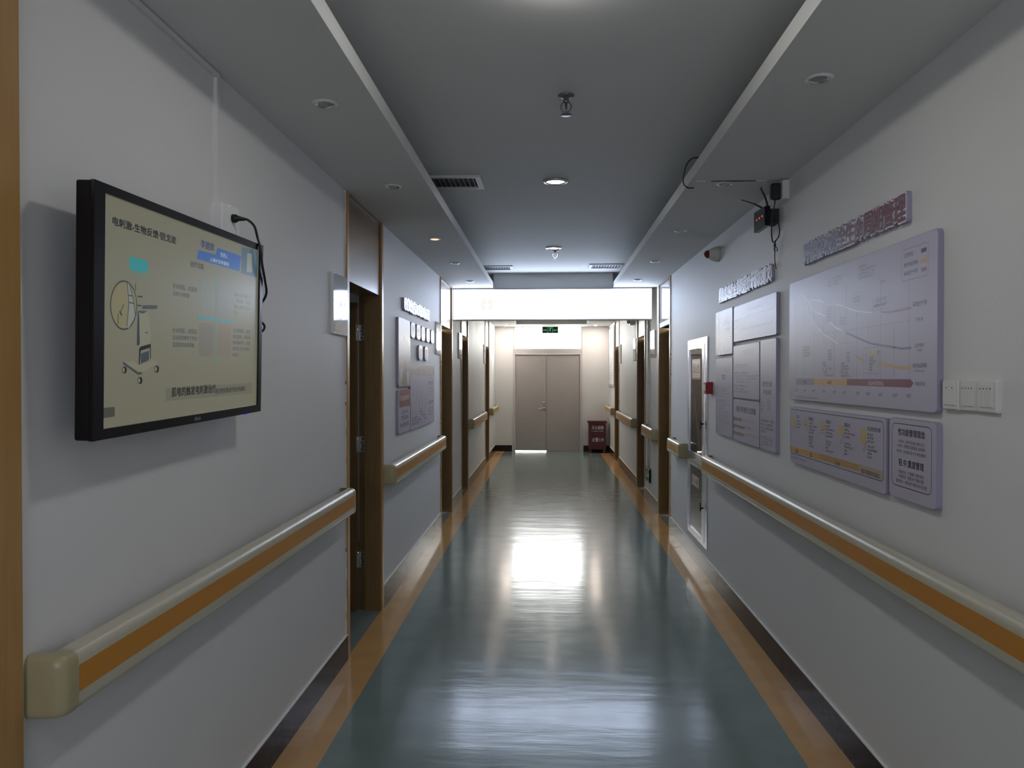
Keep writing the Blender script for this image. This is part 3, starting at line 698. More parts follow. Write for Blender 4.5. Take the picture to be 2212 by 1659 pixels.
    ('G',1,(0.1046,0.3027,0.1617,0.312),'gray'),
    ('G',1,(0.1045,0.2875,0.1616,0.2968),'gray'),
    ('G',1,(0.1043,0.2723,0.1615,0.2816),'gray'),
    ('G',1,(0.2545,0.3148,0.3143,0.3243),'gray'),
    ('G',1,(0.2543,0.2992,0.3142,0.3088),'gray'),
    ('G',1,(0.2542,0.2837,0.3141,0.2932),'gray'),
    ('G',1,(0.2541,0.2681,0.314,0.2776),'gray'),
    ('G',1,(0.254,0.2525,0.3138,0.262),'gray'),
    ('G',1,(0.2539,0.2369,0.3137,0.2464),'gray'),
    ('G',1,(0.2537,0.2213,0.3136,0.2309),'gray'),
    ('G',1,(0.2536,0.2058,0.3135,0.2153),'gray'),
    ('G',1,(0.4062,0.3161,0.4689,0.3258),'gray'),
    ('G',1,(0.4061,0.3002,0.4688,0.3099),'gray'),
    ('G',1,(0.406,0.2842,0.4687,0.294),'gray'),
    ('G',1,(0.4059,0.2683,0.4686,0.278),'gray'),
    ('G',1,(0.4058,0.2523,0.4684,0.2621),'gray'),
    ('G',1,(0.4056,0.2364,0.4683,0.2461),'gray'),
    ('G',1,(0.4055,0.2204,0.4682,0.2302),'gray'),
    ('G',1,(0.4054,0.2045,0.4681,0.2142),'gray'),
    ('G',1,(0.4053,0.1886,0.468,0.1983),'gray'),
    ('G',1,(0.5432,0.2681,0.6085,0.2781),'gray'),
    ('G',1,(0.5431,0.2519,0.6084,0.2618),'gray'),
    ('G',1,(0.543,0.2356,0.6083,0.2455),'gray'),
    ('G',1,(0.5429,0.2193,0.6082,0.2293),'gray'),
    ('G',1,(0.5427,0.2031,0.608,0.213),'gray'),
    ('G',1,(0.5426,0.1868,0.6079,0.1967),'gray'),
    ('G',1,(0.5425,0.1705,0.6078,0.1805),'gray'),
    ('G',1,(0.5424,0.1543,0.6077,0.1642),'gray'),
    ('G',1,(0.7257,0.2447,0.7946,0.2549),'gray'),
    ('G',1,(0.7256,0.228,0.7944,0.2382),'gray'),
    ('G',1,(0.7255,0.2113,0.7943,0.2215),'gray'),
    ('G',1,(0.7253,0.1946,0.7942,0.2048),'gray'),
    ('G',1,(0.7252,0.1779,0.7941,0.1881),'gray'),
    ('G',1,(0.7251,0.1612,0.7939,0.1714),'gray'),
    ('G',1,(0.725,0.1445,0.7938,0.1547),'gray'),
    ('G',1,(0.7248,0.1278,0.7937,0.138),'gray'),
    ('G',9,(0.0471,0.138,0.3078,0.1447),'gray'),
    ('G',7,(0.0468,0.086,0.3327,0.1041),'ink'),
    ('G',11,(0.0466,0.0617,0.4987,0.0802),'inkgray'),
    ('G',10,(0.0464,0.0357,0.4985,0.0537),'ink'),
    ('P',[(0.3793,0.1785),(0.3999,0.1777),(0.8107,0.0858),(0.7875,0.0869)],'maroonlite'),
    ('G',1,(0.4308,0.1155,0.5207,0.1431),'maroonlite'),
    ('G',1,(0.5232,0.0929,0.6156,0.1208),'maroonlite'),
    ('G',1,(0.6182,0.0742,0.7132,0.1025),'maroonlite'),
    ('G',1,(0.7074,0.0531,0.8049,0.0818),'maroonlite')],
  'tv': [
    ('T', '电刺激-生物反馈·铠戈迩', (0.0838, 0.5099, 0.3956, 0.5318), 's_dark', 0.022),
    ('F',(0.1596,0.412,0.2458,0.4455),0.004,'s_teal'),
    ('G',4,(0.1835,0.3988,0.2269,0.4059),'s_teal'),
    ('T', '李建辉', (0.5465, 0.5232, 0.6385, 0.5486), 's_navy', 0.012),
    ('P',[(0.5315,0.5142),(0.6495,0.5158),(0.6606,0.5392),(0.8471,0.5384),(0.833,0.4847),(0.5226,0.486)],'s_blue'),
    ('T', '负责人', (0.6841, 0.5146, 0.7391, 0.5294), 's_white', 0.008),
    ('T', '上海计生所医院', (0.6089, 0.4912, 0.7496, 0.5036), 's_white', 0.01),
    ('P',[(0.8497,0.5699),(0.9923,0.5757),(0.9921,0.4814),(0.8496,0.4803)],'s_photo'),
    ('P',[(0.899,0.5572),(0.9401,0.5579),(0.9427,0.4925),(0.8961,0.4911)],'s_pale'),
    ('T', '治疗功能', (0.4816, 0.459, 0.5681, 0.4771), 's_dark', 0.008),
    ('T', '针对I类肌、II类肌特', (0.3804, 0.3861, 0.5269, 0.4013), 's_slate', 0.006),
    ('T', '点进行电刺激', (0.3803, 0.3662, 0.4783, 0.3792), 's_slate', 0.006),
    ('T', '针对I类肌、II类肌设', (0.3821, 0.2618, 0.53, 0.2765), 's_slate', 0.006),
    ('T', '定由易到难的个性化', (0.3821, 0.2422, 0.53, 0.2562), 's_slate', 0.006),
    ('T', '盆底肌肉训练模板', (0.382, 0.2223, 0.5135, 0.236), 's_slate', 0.006),
    ('F',(0.5462,0.3225,0.6491,0.4246),0.02,'s_mint'),
    ('F',(0.6672,0.3243,0.7726,0.4272),0.02,'s_bluegray'),
    ('F',(0.5419,0.1959,0.6455,0.2983),0.02,'s_mauve'),
    ('F',(0.6715,0.1963,0.7724,0.3002),0.02,'s_pink'),
    ('L',[(0.6569,0.4369),(0.6566,0.3103)],0.003,'s_cyan'),
    ('L',[(0.6569,0.3091),(0.6566,0.19)],0.003,'s_cyan'),
    ('P',[(0.6569,0.4451),(0.6676,0.4326),(0.6471,0.4328)],'s_cyan'),
    ('P',[(0.6484,0.1909),(0.6669,0.19),(0.6566,0.1785)],'s_cyan'),
    ('L',[(0.5371,0.3124),(0.775,0.3121)],0.0065,'s_cyan'),
    ('P',[(0.527,0.3124),(0.5411,0.3208),(0.5391,0.3043)],'s_cyan'),
    ('P',[(0.7848,0.3122),(0.7735,0.3182),(0.7735,0.3063)],'s_cyan'),
    ('G',7,(0.7915,0.3983,0.937,0.4107),'s_faint'),
    ('G',7,(0.7914,0.3782,0.937,0.3905),'s_faint'),
    ('G',7,(0.7914,0.358,0.937,0.3703),'s_faint'),
    ('G',2,(0.7914,0.3378,0.8226,0.3502),'s_faint'),
    ('T', '完全情景化、虚拟', (0.7892, 0.2771, 0.9352, 0.291), 's_slate2', 0.006),
    ('T', '现实游戏，增强训', (0.7892, 0.2569, 0.9352, 0.2704), 's_slate2', 0.006),
    ('T', '练的趣味性，加强', (0.7892, 0.2367, 0.9351, 0.2498), 's_slate2', 0.006),
    ('T', '患者自主的收缩会', (0.7891, 0.2166, 0.9351, 0.2291), 's_slate2', 0.006),
    ('T', '和意识', (0.7891, 0.1964, 0.8371, 0.2085), 's_slate2', 0.006),
    ('P',[(0.3486,0.1063),(0.9605,0.104),(0.9604,0.0657),(0.3486,0.0711)],'s_band'),
    ('T', '肌电的触发电刺激治疗', (0.3802, 0.081, 0.6638, 0.1085), 's_ink', 0.02),
    ('T', '是生物反馈治疗技术的基础', (0.6589, 0.0772, 0.8954, 0.0942), 's_ink', 0.012),
    ('F',(0.043,0.0473,0.1006,0.0715),0.004,'s_tab'),
    ('P',[(0.195,0.3236),(0.1942,0.3139),(0.192,0.3045),(0.1883,0.2955),(0.1832,0.2872),(0.177,0.2798),(0.1698,0.2735),(0.1618,0.2685),(0.1532,0.2648),(0.1443,0.2625),(0.1352,0.2617),(0.1262,0.2624),(0.1175,0.2645),(0.1093,0.268),(0.1018,0.2727),(0.0951,0.2786),(0.0895,0.2855),(0.085,0.2932),(0.0818,0.3015),(0.0798,0.3103),(0.0791,0.3193),(0.0798,0.3284),(0.0818,0.3373),(0.0851,0.3459),(0.0897,0.3539),(0.0953,0.3612),(0.102,0.3675),(0.1095,0.3728),(0.1177,0.3769),(0.1264,0.3797),(0.1354,0.381),(0.1445,0.3809),(0.1535,0.3793),(0.1621,0.3762),(0.1701,0.3718),(0.1772,0.366),(0.1834,0.3591),(0.1884,0.3512),(0.1921,0.3424),(0.1943,0.3332)],'s_cream'),
    ('L',[(0.195,0.3236),(0.1942,0.3139),(0.192,0.3045),(0.1883,0.2955),(0.1832,0.2872),(0.177,0.2798),(0.1698,0.2735),(0.1618,0.2685),(0.1532,0.2648),(0.1443,0.2625),(0.1352,0.2617),(0.1262,0.2624),(0.1175,0.2645),(0.1093,0.268),(0.1018,0.2727),(0.0951,0.2786),(0.0895,0.2855),(0.085,0.2932),(0.0818,0.3015),(0.0798,0.3103),(0.0791,0.3193),(0.0798,0.3284),(0.0818,0.3373),(0.0851,0.3459),(0.0897,0.3539),(0.0953,0.3612),(0.102,0.3675),(0.1095,0.3728),(0.1177,0.3769),(0.1264,0.3797),(0.1354,0.381),(0.1445,0.3809),(0.1535,0.3793),(0.1621,0.3762),(0.1701,0.3718),(0.1772,0.366),(0.1834,0.3591),(0.1884,0.3512),(0.1921,0.3424),(0.1943,0.3332),(0.195,0.3236)],0.004,'s_line'),
    ('P',[(0.149,0.3771),(0.1627,0.3762),(0.1836,0.3267),(0.1871,0.2961),(0.159,0.2661),(0.1487,0.2675),(0.1574,0.3172)],'s_pale'),
    ('L',[(0.149,0.379),(0.1558,0.3474),(0.1581,0.3211),(0.1505,0.2695)],0.003,'s_line'),
    ('L',[(0.1593,0.3781),(0.1801,0.336),(0.1889,0.3001)],0.003,'s_line'),
    ('L',[(0.1558,0.3474),(0.1749,0.3475)],0.003,'s_line'),
    ('L',[(0.1592,0.3303),(0.1836,0.329)],0.003,'s_line'),
    ('L',[(0.112,0.2994),(0.1103,0.2715)],0.003,'s_line'),
    ('L',[(0.1186,0.2998),(0.1353,0.3233)],0.003,'s_line'),
    ('P',[(0.1153,0.3079),(0.1226,0.3046),(0.1292,0.2985),(0.1259,0.2927),(0.1186,0.3016)],'s_line'),
    ('L',[(0.1884,0.381),(0.1883,0.3617)],0.003,'s_line'),
    ('L',[(0.1997,0.3482),(0.2234,0.3493)],0.004,'s_line'),
    ('L',[(0.1979,0.3258),(0.2178,0.3252)],0.004,'s_line'),
    ('P',[(0.1979,0.3122),(0.2495,0.3135),(0.2646,0.2563),(0.2645,0.2283),(0.2085,0.2194),(0.2087,0.3012)],'s_body'),
    ('P',[(0.2234,0.3276),(0.298,0.3328),(0.296,0.3255),(0.292,0.3222),(0.2204,0.3175)],'s_steel'),
    ('P',[(0.1979,0.3122),(0.2476,0.3138),(0.227,0.3062),(0.2087,0.307)],'s_steel'),
    ('P',[(0.1997,0.3104),(0.2058,0.3069),(0.2114,0.2272),(0.2031,0.2216),(0.197,0.225)],'s_dark2'),
    ('P',[(0.2306,0.2568),(0.252,0.2599),(0.2475,0.2553)],'s_steel'),
    ('P',[(0.2069,0.1736),(0.2085,0.2155),(0.2176,0.2205),(0.2653,0.2287),(0.2664,0.1892),(0.2625,0.1892),(0.2614,0.2182),(0.2158,0.2097),(0.2113,0.1736)],'s_ink'),
    ('P',[(0.2165,0.2019),(0.2568,0.2101),(0.2568,0.1852),(0.2164,0.1755)],'s_steel'),
    ('P',[(0.135,0.1788),(0.1798,0.1834),(0.2084,0.1716),(0.2799,0.1852),(0.3036,0.178),(0.223,0.1529)],'s_body'),
    ('L',[(0.135,0.1788),(0.1727,0.1633),(0.2047,0.1503),(0.2222,0.1519)],0.006,'s_steel'),
    ('P',[(0.1516,0.1608),(0.1509,0.1573),(0.1492,0.1544),(0.1465,0.1525),(0.1434,0.1518),(0.1403,0.1526),(0.1376,0.1546),(0.1359,0.1575),(0.1353,0.161),(0.1359,0.1644),(0.1377,0.1673),(0.1403,0.1693),(0.1434,0.1699),(0.1465,0.1692),(0.1492,0.1672),(0.151,0.1643)],'s_ink'),
    ('P',[(0.1446,0.1609),(0.1441,0.1578),(0.1425,0.1551),(0.1401,0.1534),(0.1373,0.1529),(0.1345,0.1535),(0.1321,0.1553),(0.1306,0.158),(0.13,0.1611),(0.1306,0.1642),(0.1322,0.1668),(0.1345,0.1685),(0.1373,0.1691),(0.1401,0.1684),(0.1425,0.1667),(0.1441,0.164)],'s_line'),
    ('P',[(0.1423,0.1609),(0.1419,0.1588),(0.1408,0.157),(0.1392,0.1558),(0.1373,0.1554),(0.1354,0.1558),(0.1337,0.1571),(0.1327,0.1589),(0.1323,0.161),(0.1327,0.1632),(0.1338,0.165),(0.1354,0.1662),(0.1373,0.1666),(0.1392,0.1661),(0.1409,0.1649),(0.142,0.1631)],'s_body'),
    ('P',[(0.2252,0.1322),(0.2245,0.1286),(0.2225,0.1256),(0.2197,0.1237),(0.2163,0.123),(0.2129,0.1239),(0.2101,0.126),(0.2082,0.1291),(0.2076,0.1327),(0.2082,0.1362),(0.2101,0.1392),(0.213,0.1412),(0.2163,0.1418),(0.2197,0.141),(0.2226,0.1389),(0.2245,0.1358)],'s_ink'),
    ('P',[(0.2176,0.1324),(0.217,0.1292),(0.2153,0.1265),(0.2127,0.1247),(0.2097,0.1242),(0.2067,0.1249),(0.2042,0.1268),(0.2025,0.1296),(0.2019,0.1328),(0.2025,0.136),(0.2042,0.1387),(0.2068,0.1405),(0.2098,0.141),(0.2128,0.1403),(0.2153,0.1384),(0.217,0.1357)],'s_line'),
    ('P',[(0.2152,0.1325),(0.2148,0.1303),(0.2136,0.1284),(0.2118,0.1272),(0.2097,0.1268),(0.2077,0.1273),(0.2059,0.1286),(0.2048,0.1306),(0.2044,0.1328),(0.2048,0.135),(0.2059,0.1368),(0.2077,0.138),(0.2098,0.1384),(0.2118,0.1379),(0.2136,0.1366),(0.2148,0.1347)],'s_body'),
    ('P',[(0.3092,0.1605),(0.3084,0.1568),(0.3063,0.1536),(0.3032,0.1516),(0.2995,0.1509),(0.2959,0.1517),(0.2928,0.1539),(0.2908,0.157),(0.2901,0.1608),(0.2908,0.1645),(0.2929,0.1676),(0.2959,0.1697),(0.2996,0.1704),(0.3032,0.1697),(0.3064,0.1675),(0.3084,0.1643)],'s_ink'),
    ('P',[(0.301,0.1606),(0.3003,0.1573),(0.2985,0.1544),(0.2957,0.1526),(0.2924,0.152),(0.2892,0.1527),(0.2864,0.1546),(0.2846,0.1575),(0.2839,0.1609),(0.2846,0.1642),(0.2864,0.167),(0.2892,0.1689),(0.2925,0.1695),(0.2957,0.1688),(0.2985,0.1669),(0.3004,0.164)],'s_line'),
    ('P',[(0.2983,0.1607),(0.2979,0.1584),(0.2966,0.1564),(0.2947,0.1551),(0.2924,0.1547),(0.2902,0.1552),(0.2883,0.1565),(0.287,0.1585),(0.2866,0.1608),(0.287,0.1631),(0.2883,0.1651),(0.2902,0.1664),(0.2924,0.1668),(0.2947,0.1663),(0.2966,0.165),(0.2979,0.163)],'s_body')],
}

# ------------------------------------------------------------ structure: floor, ceiling, walls
b = MB()
for x0, x1, k in ((-3.5, WL, 'vinyl'), (WL, -0.965, 'stripe'), (-0.965, 1.08, 'vinyl'), (1.08, WR, 'stripe'), (WR, 1.7, 'vinyl')):
    b.box(x0, x1, YB, YE + 0.2, -0.1, 0.0, k)
structure(b.build('floor'))
b = MB(); b.box(-1.6, 1.7, YB, YE + 0.2, ZC, ZC + 0.1, 'ceil'); structure(b.build('ceiling'))
b = MB(); b.box(WL, -0.672, YB, YE, ZS, ZS + 0.065, 'ceil'); structure(b.build('trim_1'))
b = MB(); b.box(0.768, WR, YB, YE, ZS, ZS + 0.065, 'ceil')
structure(b.build('trim_2'))
b = MB(); b.box(-0.672, 0.768, 9.2, 9.5, ZS, ZC, 'ceil'); structure(b.build('trim_3'))
b = MB(); b.box(-0.672, 0.768, 15.6, YE, ZS, ZC, 'ceil'); structure(b.build('trim_4'))

def wall(name, xa, xb, ops, y0, y1, ztop):
    b = MB(); ys = sorted({y0, y1, *[o[0] for o in ops], *[o[1] for o in ops]})
    for a, c in zip(ys[:-1], ys[1:]):
        z = 0.0
        for o in sorted([o for o in ops if o[0] <= a + 1e-6 and o[1] >= c - 1e-6], key=lambda o: o[2]):
            if o[2] > z: b.box(xa, xb, a, c, z, o[2], 'wall')
            z = o[3]
        if z < ztop: b.box(xa, xb, a, c, z, ztop, 'wall')
    return structure(b.build(name))
LD = [(0.60, 1.606), (4.30, 5.25), (8.07, 9.05), (9.99, 10.84), (13.75, 14.65)]
RD = [(8.08, 8.95), (10.19, 11.13), (13.95, 14.85)]
CAB = (6.21, 7.06, 0.215, 1.95)
wall('wall_left', WL - 0.16, WL, [(a, c, 0.0, ZS) for a, c in LD], YB, YE, ZC)
wall('wall_right', WR, WR + 0.24, [(a, c, 0.0, ZS) for a, c in RD] + [CAB], YB, YE, ZC)
b = MB(); b.box(WL - 0.16, -0.775, YE, YE + 0.2, 0, ZC, 'wall'); b.box(0.715, WR + 0.24, YE, YE + 0.2, 0, ZC, 'wall'); b.box(-0.775, 0.715, YE, YE + 0.2, ZS, ZC, 'wall')
structure(b.build('wall_end'))
b = MB(); BW = (-0.65, 0.75, 1.15, 2.15)  # opening for the added rear window
b.box(WL - 0.16, BW[0], YB - 0.1, YB, 0, ZC, 'wall'); b.box(BW[1], WR + 0.24, YB - 0.1, YB, 0, ZC, 'wall'); b.box(BW[0], BW[1], YB - 0.1, YB, 0, BW[2], 'wall'); b.box(BW[0], BW[1], YB - 0.1, YB, BW[3], ZC, 'wall')
structure(b.build('wall_back'))
root = bpy.data.objects.new('window_2', None); COL.objects.link(root); root.location = (0.05, YB - 0.05, 1.65); structure(root)  # unseen window behind the camera, added to fill the shadows
b = MB()
for q in ((-0.70, 0.70, -0.03, 0.03, -0.50, -0.46), (-0.70, 0.70, -0.03, 0.03, 0.46, 0.50), (-0.70, -0.66, -0.03, 0.03, -0.46, 0.46), (0.66, 0.70, -0.03, 0.03, -0.46, 0.46)): b.box(*q, 'framegrey')
b.build('window_frame', root)
b = MB(); b.box(-0.66, 0.66, -0.003, 0.003, -0.46, 0.46, 'glasscool'); b.build('pane', root)
b = MB()                                     # the room behind the open door, seen through the gap
b.box(-3.5, WL - 0.16, 3.5, 3.6, 0, ZC, 'wall'); b.box(-3.5, WL - 0.16, 7.4, 7.5, 0, ZC, 'wall'); b.box(-3.6, -3.5, 3.5, 7.5, 0, ZC, 'wall'); b.box(-3.6, WL - 0.16, 3.5, 7.5, ZC, ZC + 0.1, 'ceil')
structure(b.build('wall_side_room'))
b = MB(); b.box(-4, 4, YE + 0.2, 26, -0.12, -0.02, 'concrete'); structure(b.build('floor_outside'))

def skirting(name, segs, x0, x1):
    b = MB()
    for a, c, h in segs:
        y = a
        while y < c - 0.01:
            e = min(c, y + 0.8); b.box(x0, x1, y + (0.002 if y > a else 0), e, 0.0, h, 'stone')
            y = e
        b.box(min(x0, x1), max(x0, x1), a, c, h, h + 0.004, 'putty')
    return structure(b.build(name))
skirting('baseboard_left', [(YB, 0.60, .13), (1.606, 4.30, .14), (5.25, 8.07, .16), (9.05, 9.99, .16), (10.84, 13.75, .15), (14.65, YE, .14)], WL, WL + 0.012)
skirting('baseboard_right', [(YB, 8.08, .14), (8.95, 10.19, .15), (11.13, 13.95, .15), (14.85, YE, .14)], WR - 0.012, WR)
b = MB(); b.box(WL + 0.012, -0.80, YE - 0.012, YE, 0, .13, 'stone'); b.box(0.74, WR - 0.012, YE - 0.012, YE, 0, .13, 'stone'); structure(b.build('baseboard_end'))

# ------------------------------------------------------------ doors
def room_door(n, side, y0, y1, near_open=False, transom=False):
    W = y1 - y0; J = 0.12 if n == 1 else 0.045
    F = fr(side, y0 if side == 'L' else y1, 0)
    root = bpy.data.objects.new(f'door_{n}', None); COL.objects.link(root); root.matrix_world = F; structure(root)
    b = MB(); D = -0.155
    for u0, u1, inner in ((0, J, 1), (W - J, W, -1)):
        b.box(u0, u1, 0.0, ZS, -0.115, 0.0, 'wood'); b.box(u0, u1, 0.0, ZS, 0.0002, 0.012, 'wood_light')
        e0, e1 = (u0, u1 - 0.02) if inner > 0 else (u0 + 0.02, u1)
        b.box(e0, e1, 0.0, ZS, D, -0.115, 'wood_dark')
    b.box(J, W - J, HEAD, HEAD + 0.03, D, -0.02, 'wood_dark')
    b.box(J, W - J, ZS - 0.02, ZS, D, 0.006, 'wood')
    b.build('frame', root)
    b = MB()
    for u0, sg in ((0.0, -1), (W, 1)):          # ragged filler line where the casing meets the plaster
        z = 0.15
        while z < ZS - 0.01:
            e = min(ZS - 0.002, z + random.uniform(0.03, 0.12)); w_ = random.uniform(0.004, 0.016)
            b.box(min(u0, u0 + sg * w_), max(u0, u0 + sg * w_), z, e, 0.0004, random.uniform(0.002, 0.006), 'putty'); z = e
            if random.random() < 0.12: b.box(min(u0, u0 + sg * 0.006), max(u0, u0 + sg * 0.006), z, z + 0.02, 0.0004, 0.002, 'joint'); z += 0.02
    b.build('filler_line', root)
    if transom:
        b = MB(); b.box(J, W - J, HEAD + 0.03, ZS - 0.02, -0.11, -0.10, 'black'); b.box(J, W - J, HEAD, HEAD + 0.055, -0.10, 0.004, 'framegrey'); b.build('header_panel', root)
        b = MB(); b.box(J + 0.005, W - J - 0.10, HEAD + 0.06, ZS - 0.025, -0.012, 0.0, 'acrylic'); b.build('transom_pane', root)
    else:
        b = MB(); b.box(J, W - J, HEAD, ZS - 0.0, -0.018, -0.004, 'wood'); b.build('header_panel', root)
    b = MB()
    if near_open:
        b.box(W - J - 0.045, W - J - 0.002, 0.012, 2.135, -1.02, -0.1595, 'wood_dark')
    else:
        b.box(J - 0.018, W - J + 0.018, 0.01, HEAD - 0.02, -0.155, -0.117, 'wood_dark')
    leaf = b.build('leaf', root)
    b = MB()
    if near_open:
        b.tube([(W - J - 0.045, 1.0, -0.95), (W - J - 0.09, 1.0, -0.95), (W - J - 0.09, 1.0, -0.85)], 0.01, 'chrome')
    else:
        hu = J + 0.07 if side == 'L' else W - J - 0.07
        sgn = 1 if side == 'L' else -1
        b.lathe([(0.026, -0.117), (0.026, -0.109), (0.0, -0.108)], 'chrome', 20, hu, 1.0)
        b.tube([(hu, 1.0, -0.109), (hu, 1.0, -0.07), (hu + sgn * 0.11, 1.0, -0.07)], 0.009, 'chrome')
    b.build('handle', leaf)
    if near_open:
        for z in (0.35, 1.155, 1.93):
            b = MB(); b.box(W - J - 0.004 - 0.0, W - J + 0.016, z - 0.055, z + 0.055, -0.158, -0.1552, 'steelgrey')
            b.box(W - J - 0.0006 + 0.018, W - J + 0.0201, z - 0.055, z + 0.055, -0.152, -0.118, 'chrome')
            b.tube([(W - J, z - 0.055, -0.162), (W - J, z + 0.055, -0.162)], 0.006, 'chrome')
            for q in (-0.036, -0.012, 0.012, 0.036): b.box(W - J + 0.0165, W - J + 0.0176, z + q - 0.006, z + q + 0.006, -0.142 + (0.01 if q in (-0.012, 0.036) else 0), -0.131 + (0.01 if q in (-0.012, 0.036) else 0), 'slot')
            b.build('hinge', leaf)
    return root
n = 1
for i, (a, c) in enumerate(LD): room_door(n, 'L', a, c, near_open=(i == 1)); n += 1
for i, (a, c) in enumerate(RD): room_door(n, 'R', a, c, transom=(i == 0)); n += 1
# end double door with the window above it
root = bpy.data.objects.new('door_9', None); COL.objects.link(root); root.matrix_world = fr('E', YE, 0, -0.03); structure(root)
b = MB()
b.box(-0.745, -0.70, 0, 2.15, -0.12, 0.012, 'framegrey'); b.box(0.70, 0.745, 0, 2.15, -0.12, 0.012, 'framegrey'); b.box(-0.745, 0.745, 2.10, 2.19, -0.12, 0.014, 'framegrey')
b.build('frame', root)
for u0, u1, z0 in ((-0.70, -0.034, 0.014), (-0.030, 0.70, 0.004)):
    b = MB(); b.box(u0 + 0.002, u1, z0, 2.098, -0.07, -0.02, 'doorgrey')
    if u0 < -0.5: b.box(u1 - 0.02, u1 + 0.02, z0, 2.098, -0.085, -0.0705, 'doorgrey')
    else: b.box(u0, u1, 0.0, 0.004, -0.07, -0.03, 'doorgrey')
    lf = b.build('leaf', root)
    if u0 < -0.5:
        b = MB(); b.lathe([(0.027, -0.02), (0.027, -0.012), (0.02, -0.008), (0.0, -0.008)], 'chrome', 20, -0.075, 0.93); b.tube([(-0.075, 0.93, -0.012), (-0.075, 0.93, 0.035), (-0.10, 0.93, 0.042), (-0.19, 0.925, 0.042)], 0.010, 'chrome'); b.build('handle', lf)
        b = MB(); b.lathe([(0.024, -0.02), (0.024, -0.008), (0.012, -0.004), (0.0, -0.004)], 'chrome', 20, -0.078, 1.055); b.build('lock', lf)
root = bpy.data.objects.new('window_1', None); COL.objects.link(root); root.matrix_world = fr('E', YE, 2.19, -0.03); structure(root)
b = MB(); b.box(-0.745, -0.715, 0, 0.5, -0.14, 0.008, 'framegrey'); b.box(0.715, 0.745, 0, 0.5, -0.14, 0.008, 'framegrey'); b.box(-0.715, 0.715, 0, 0.028, -0.14, 0.008, 'framegrey'); b.box(-0.715, 0.715, 0.488, 0.5, -0.14, 0.008, 'framegrey')
b.build('window_frame', root)
b = MB(); b.box(-0.715, 0.715, 0.028, 0.488, -0.075, -0.069, 'glassclear'); b.build('pane', root)

# ------------------------------------------------------------ light box across the corridor
t = thing('light_box_sign', 'wide glowing white light box hung across the corridor under the ceiling', 'light box', fr('E', 9.15, 2.302, 0.033))
b = MB(); b.box(-1.195, 1.197, 0, 0.38, -0.12, -0.012, 'steelgrey')
for q in ((-1.195, 1.197, 0, 0.012), (-1.195, 1.197, 0.368, 0.38), (-1.195, -1.187, 0.012, 0.368), (1.189, 1.197, 0.012, 0.368)): b.box(*q, -0.012, 0.004, 'steelgrey')
b.build('casing', t)
b = MB(); b.box(-1.187, 1.189, 0.012, 0.368, -0.012, 0.0, 'boxglow')
b.poly(rrect(-0.853, 0.124, -0.713, 0.256, 0.03), 0.0006, 'boxicon')
b.poly([(-0.794, 0.24), (-0.772, 0.24), (-0.772, 0.185), (-0.742, 0.185), (-0.783, 0.136), (-0.824, 0.185), (-0.794, 0.185)], 0.001, 'boxarrow')
b.build('front_panel', t)

# ------------------------------------------------------------ ceiling lamps
def ring(b, r0, r1, h, k='chrome'):
    b.lathe([(r0, 0.0005), (r0, h * 0.5), (r0 + (r1 - r0) * 0.3, h), (r1 - 0.004, h * 0.7), (r1, 0.0005)], k, 40)
t = thing('ceiling_lamp', 'round white ceiling lamp just past the top edge of the picture, over the corridor centre', 'lamp', fr('C', 2.31, ZC, 0.04))
b = MB(); ring(b, 0.0855, 0.105, 0.010); b.build('trim_ring', t)
b = MB(); b.lathe([(0.085, 0.0005), (0.085, 0.026), (0.078, 0.032), (0.0, 0.0325)], 'lampnear', 24); b.build('diffuser', t)
t = thing('downlight', 'large round lit downlight on the ceiling centre, nearer the camera', 'lamp', fr('C', 4.85, ZC, 0.041), 'lit downlights along the ceiling centre')
b = MB(); ring(b, 0.053, 0.080, 0.013); b.build('trim_ring', t)
b = MB(); b.lathe([(0.052, 0.0), (0.052, 0.0055), (0.04, 0.008), (0.0, 0.009)], 'lampfar', 24); b.build('lens', t)
dup(t, fr('C', 7.36, ZC, 0.043), 'large round lit downlight on the ceiling centre, beside the second sprinkler head')
dup(t, fr('C', -0.2, ZC, 0.04), 'round lit downlight on the ceiling behind the camera')  # unseen downlight, added as fill for the lower walls
t2 = thing('downlight', 'round lit downlight on the ceiling behind the glowing light box', 'lamp', fr('C', 12.2, ZC, 0.04))
b = MB(); ring(b, 0.053, 0.080, 0.013); b.build('trim_ring', t2)
b = MB(); b.lathe([(0.052, 0.0), (0.052, 0.012), (0.04, 0.02), (0.0, 0.022)], 'lampback', 24); b.build('lens', t2)
dup(t2, fr('C', 14.5, ZC, 0.04), 'round lit downlight on the ceiling farthest down the corridor, hidden behind the light box')  # unseen downlight, added to brighten the far end
def spot(x, y, label, lens, group):
    t = thing('recessed_spotlight', label, 'spotlight', fr('C', y, ZS, x), group)
    b = MB(); ring(b, 0.032, 0.050, 0.008, 'plasticwhite'); b.lathe([(0.030, 0.0035), (0.034, 0.0075), (0.039, 0.0085), (0.0400, 0.0055)], 'chrome', 32); b.build('trim_ring', t)
    e = 0.009 if lens in ('plasticwhite', 'lamplit', 'lamphalf', 'lampwarm') else 0.004
    b = MB(); b.lathe([(0.030, 0.0005), (0.030, e), (0.022, e + 0.002), (0.0, e + 0.0024)], lens, 24); b.build('lens', t)
    return t
GL, GR = 'small spotlights in the left soffit', 'small spotlights in the right soffit'
spot(-0.87, 2.924, 'unlit spotlight in the left soffit, first and nearest of the row, above the television', 'steelgrey', GL)
spot(-0.871, 4.214, 'unlit spotlight in the left soffit above the first wooden doorway', 'steelgrey', GL)
spot(-0.88, 5.83, 'spotlight with a dim reddish glow in the left soffit', 'lampwarm', GL)
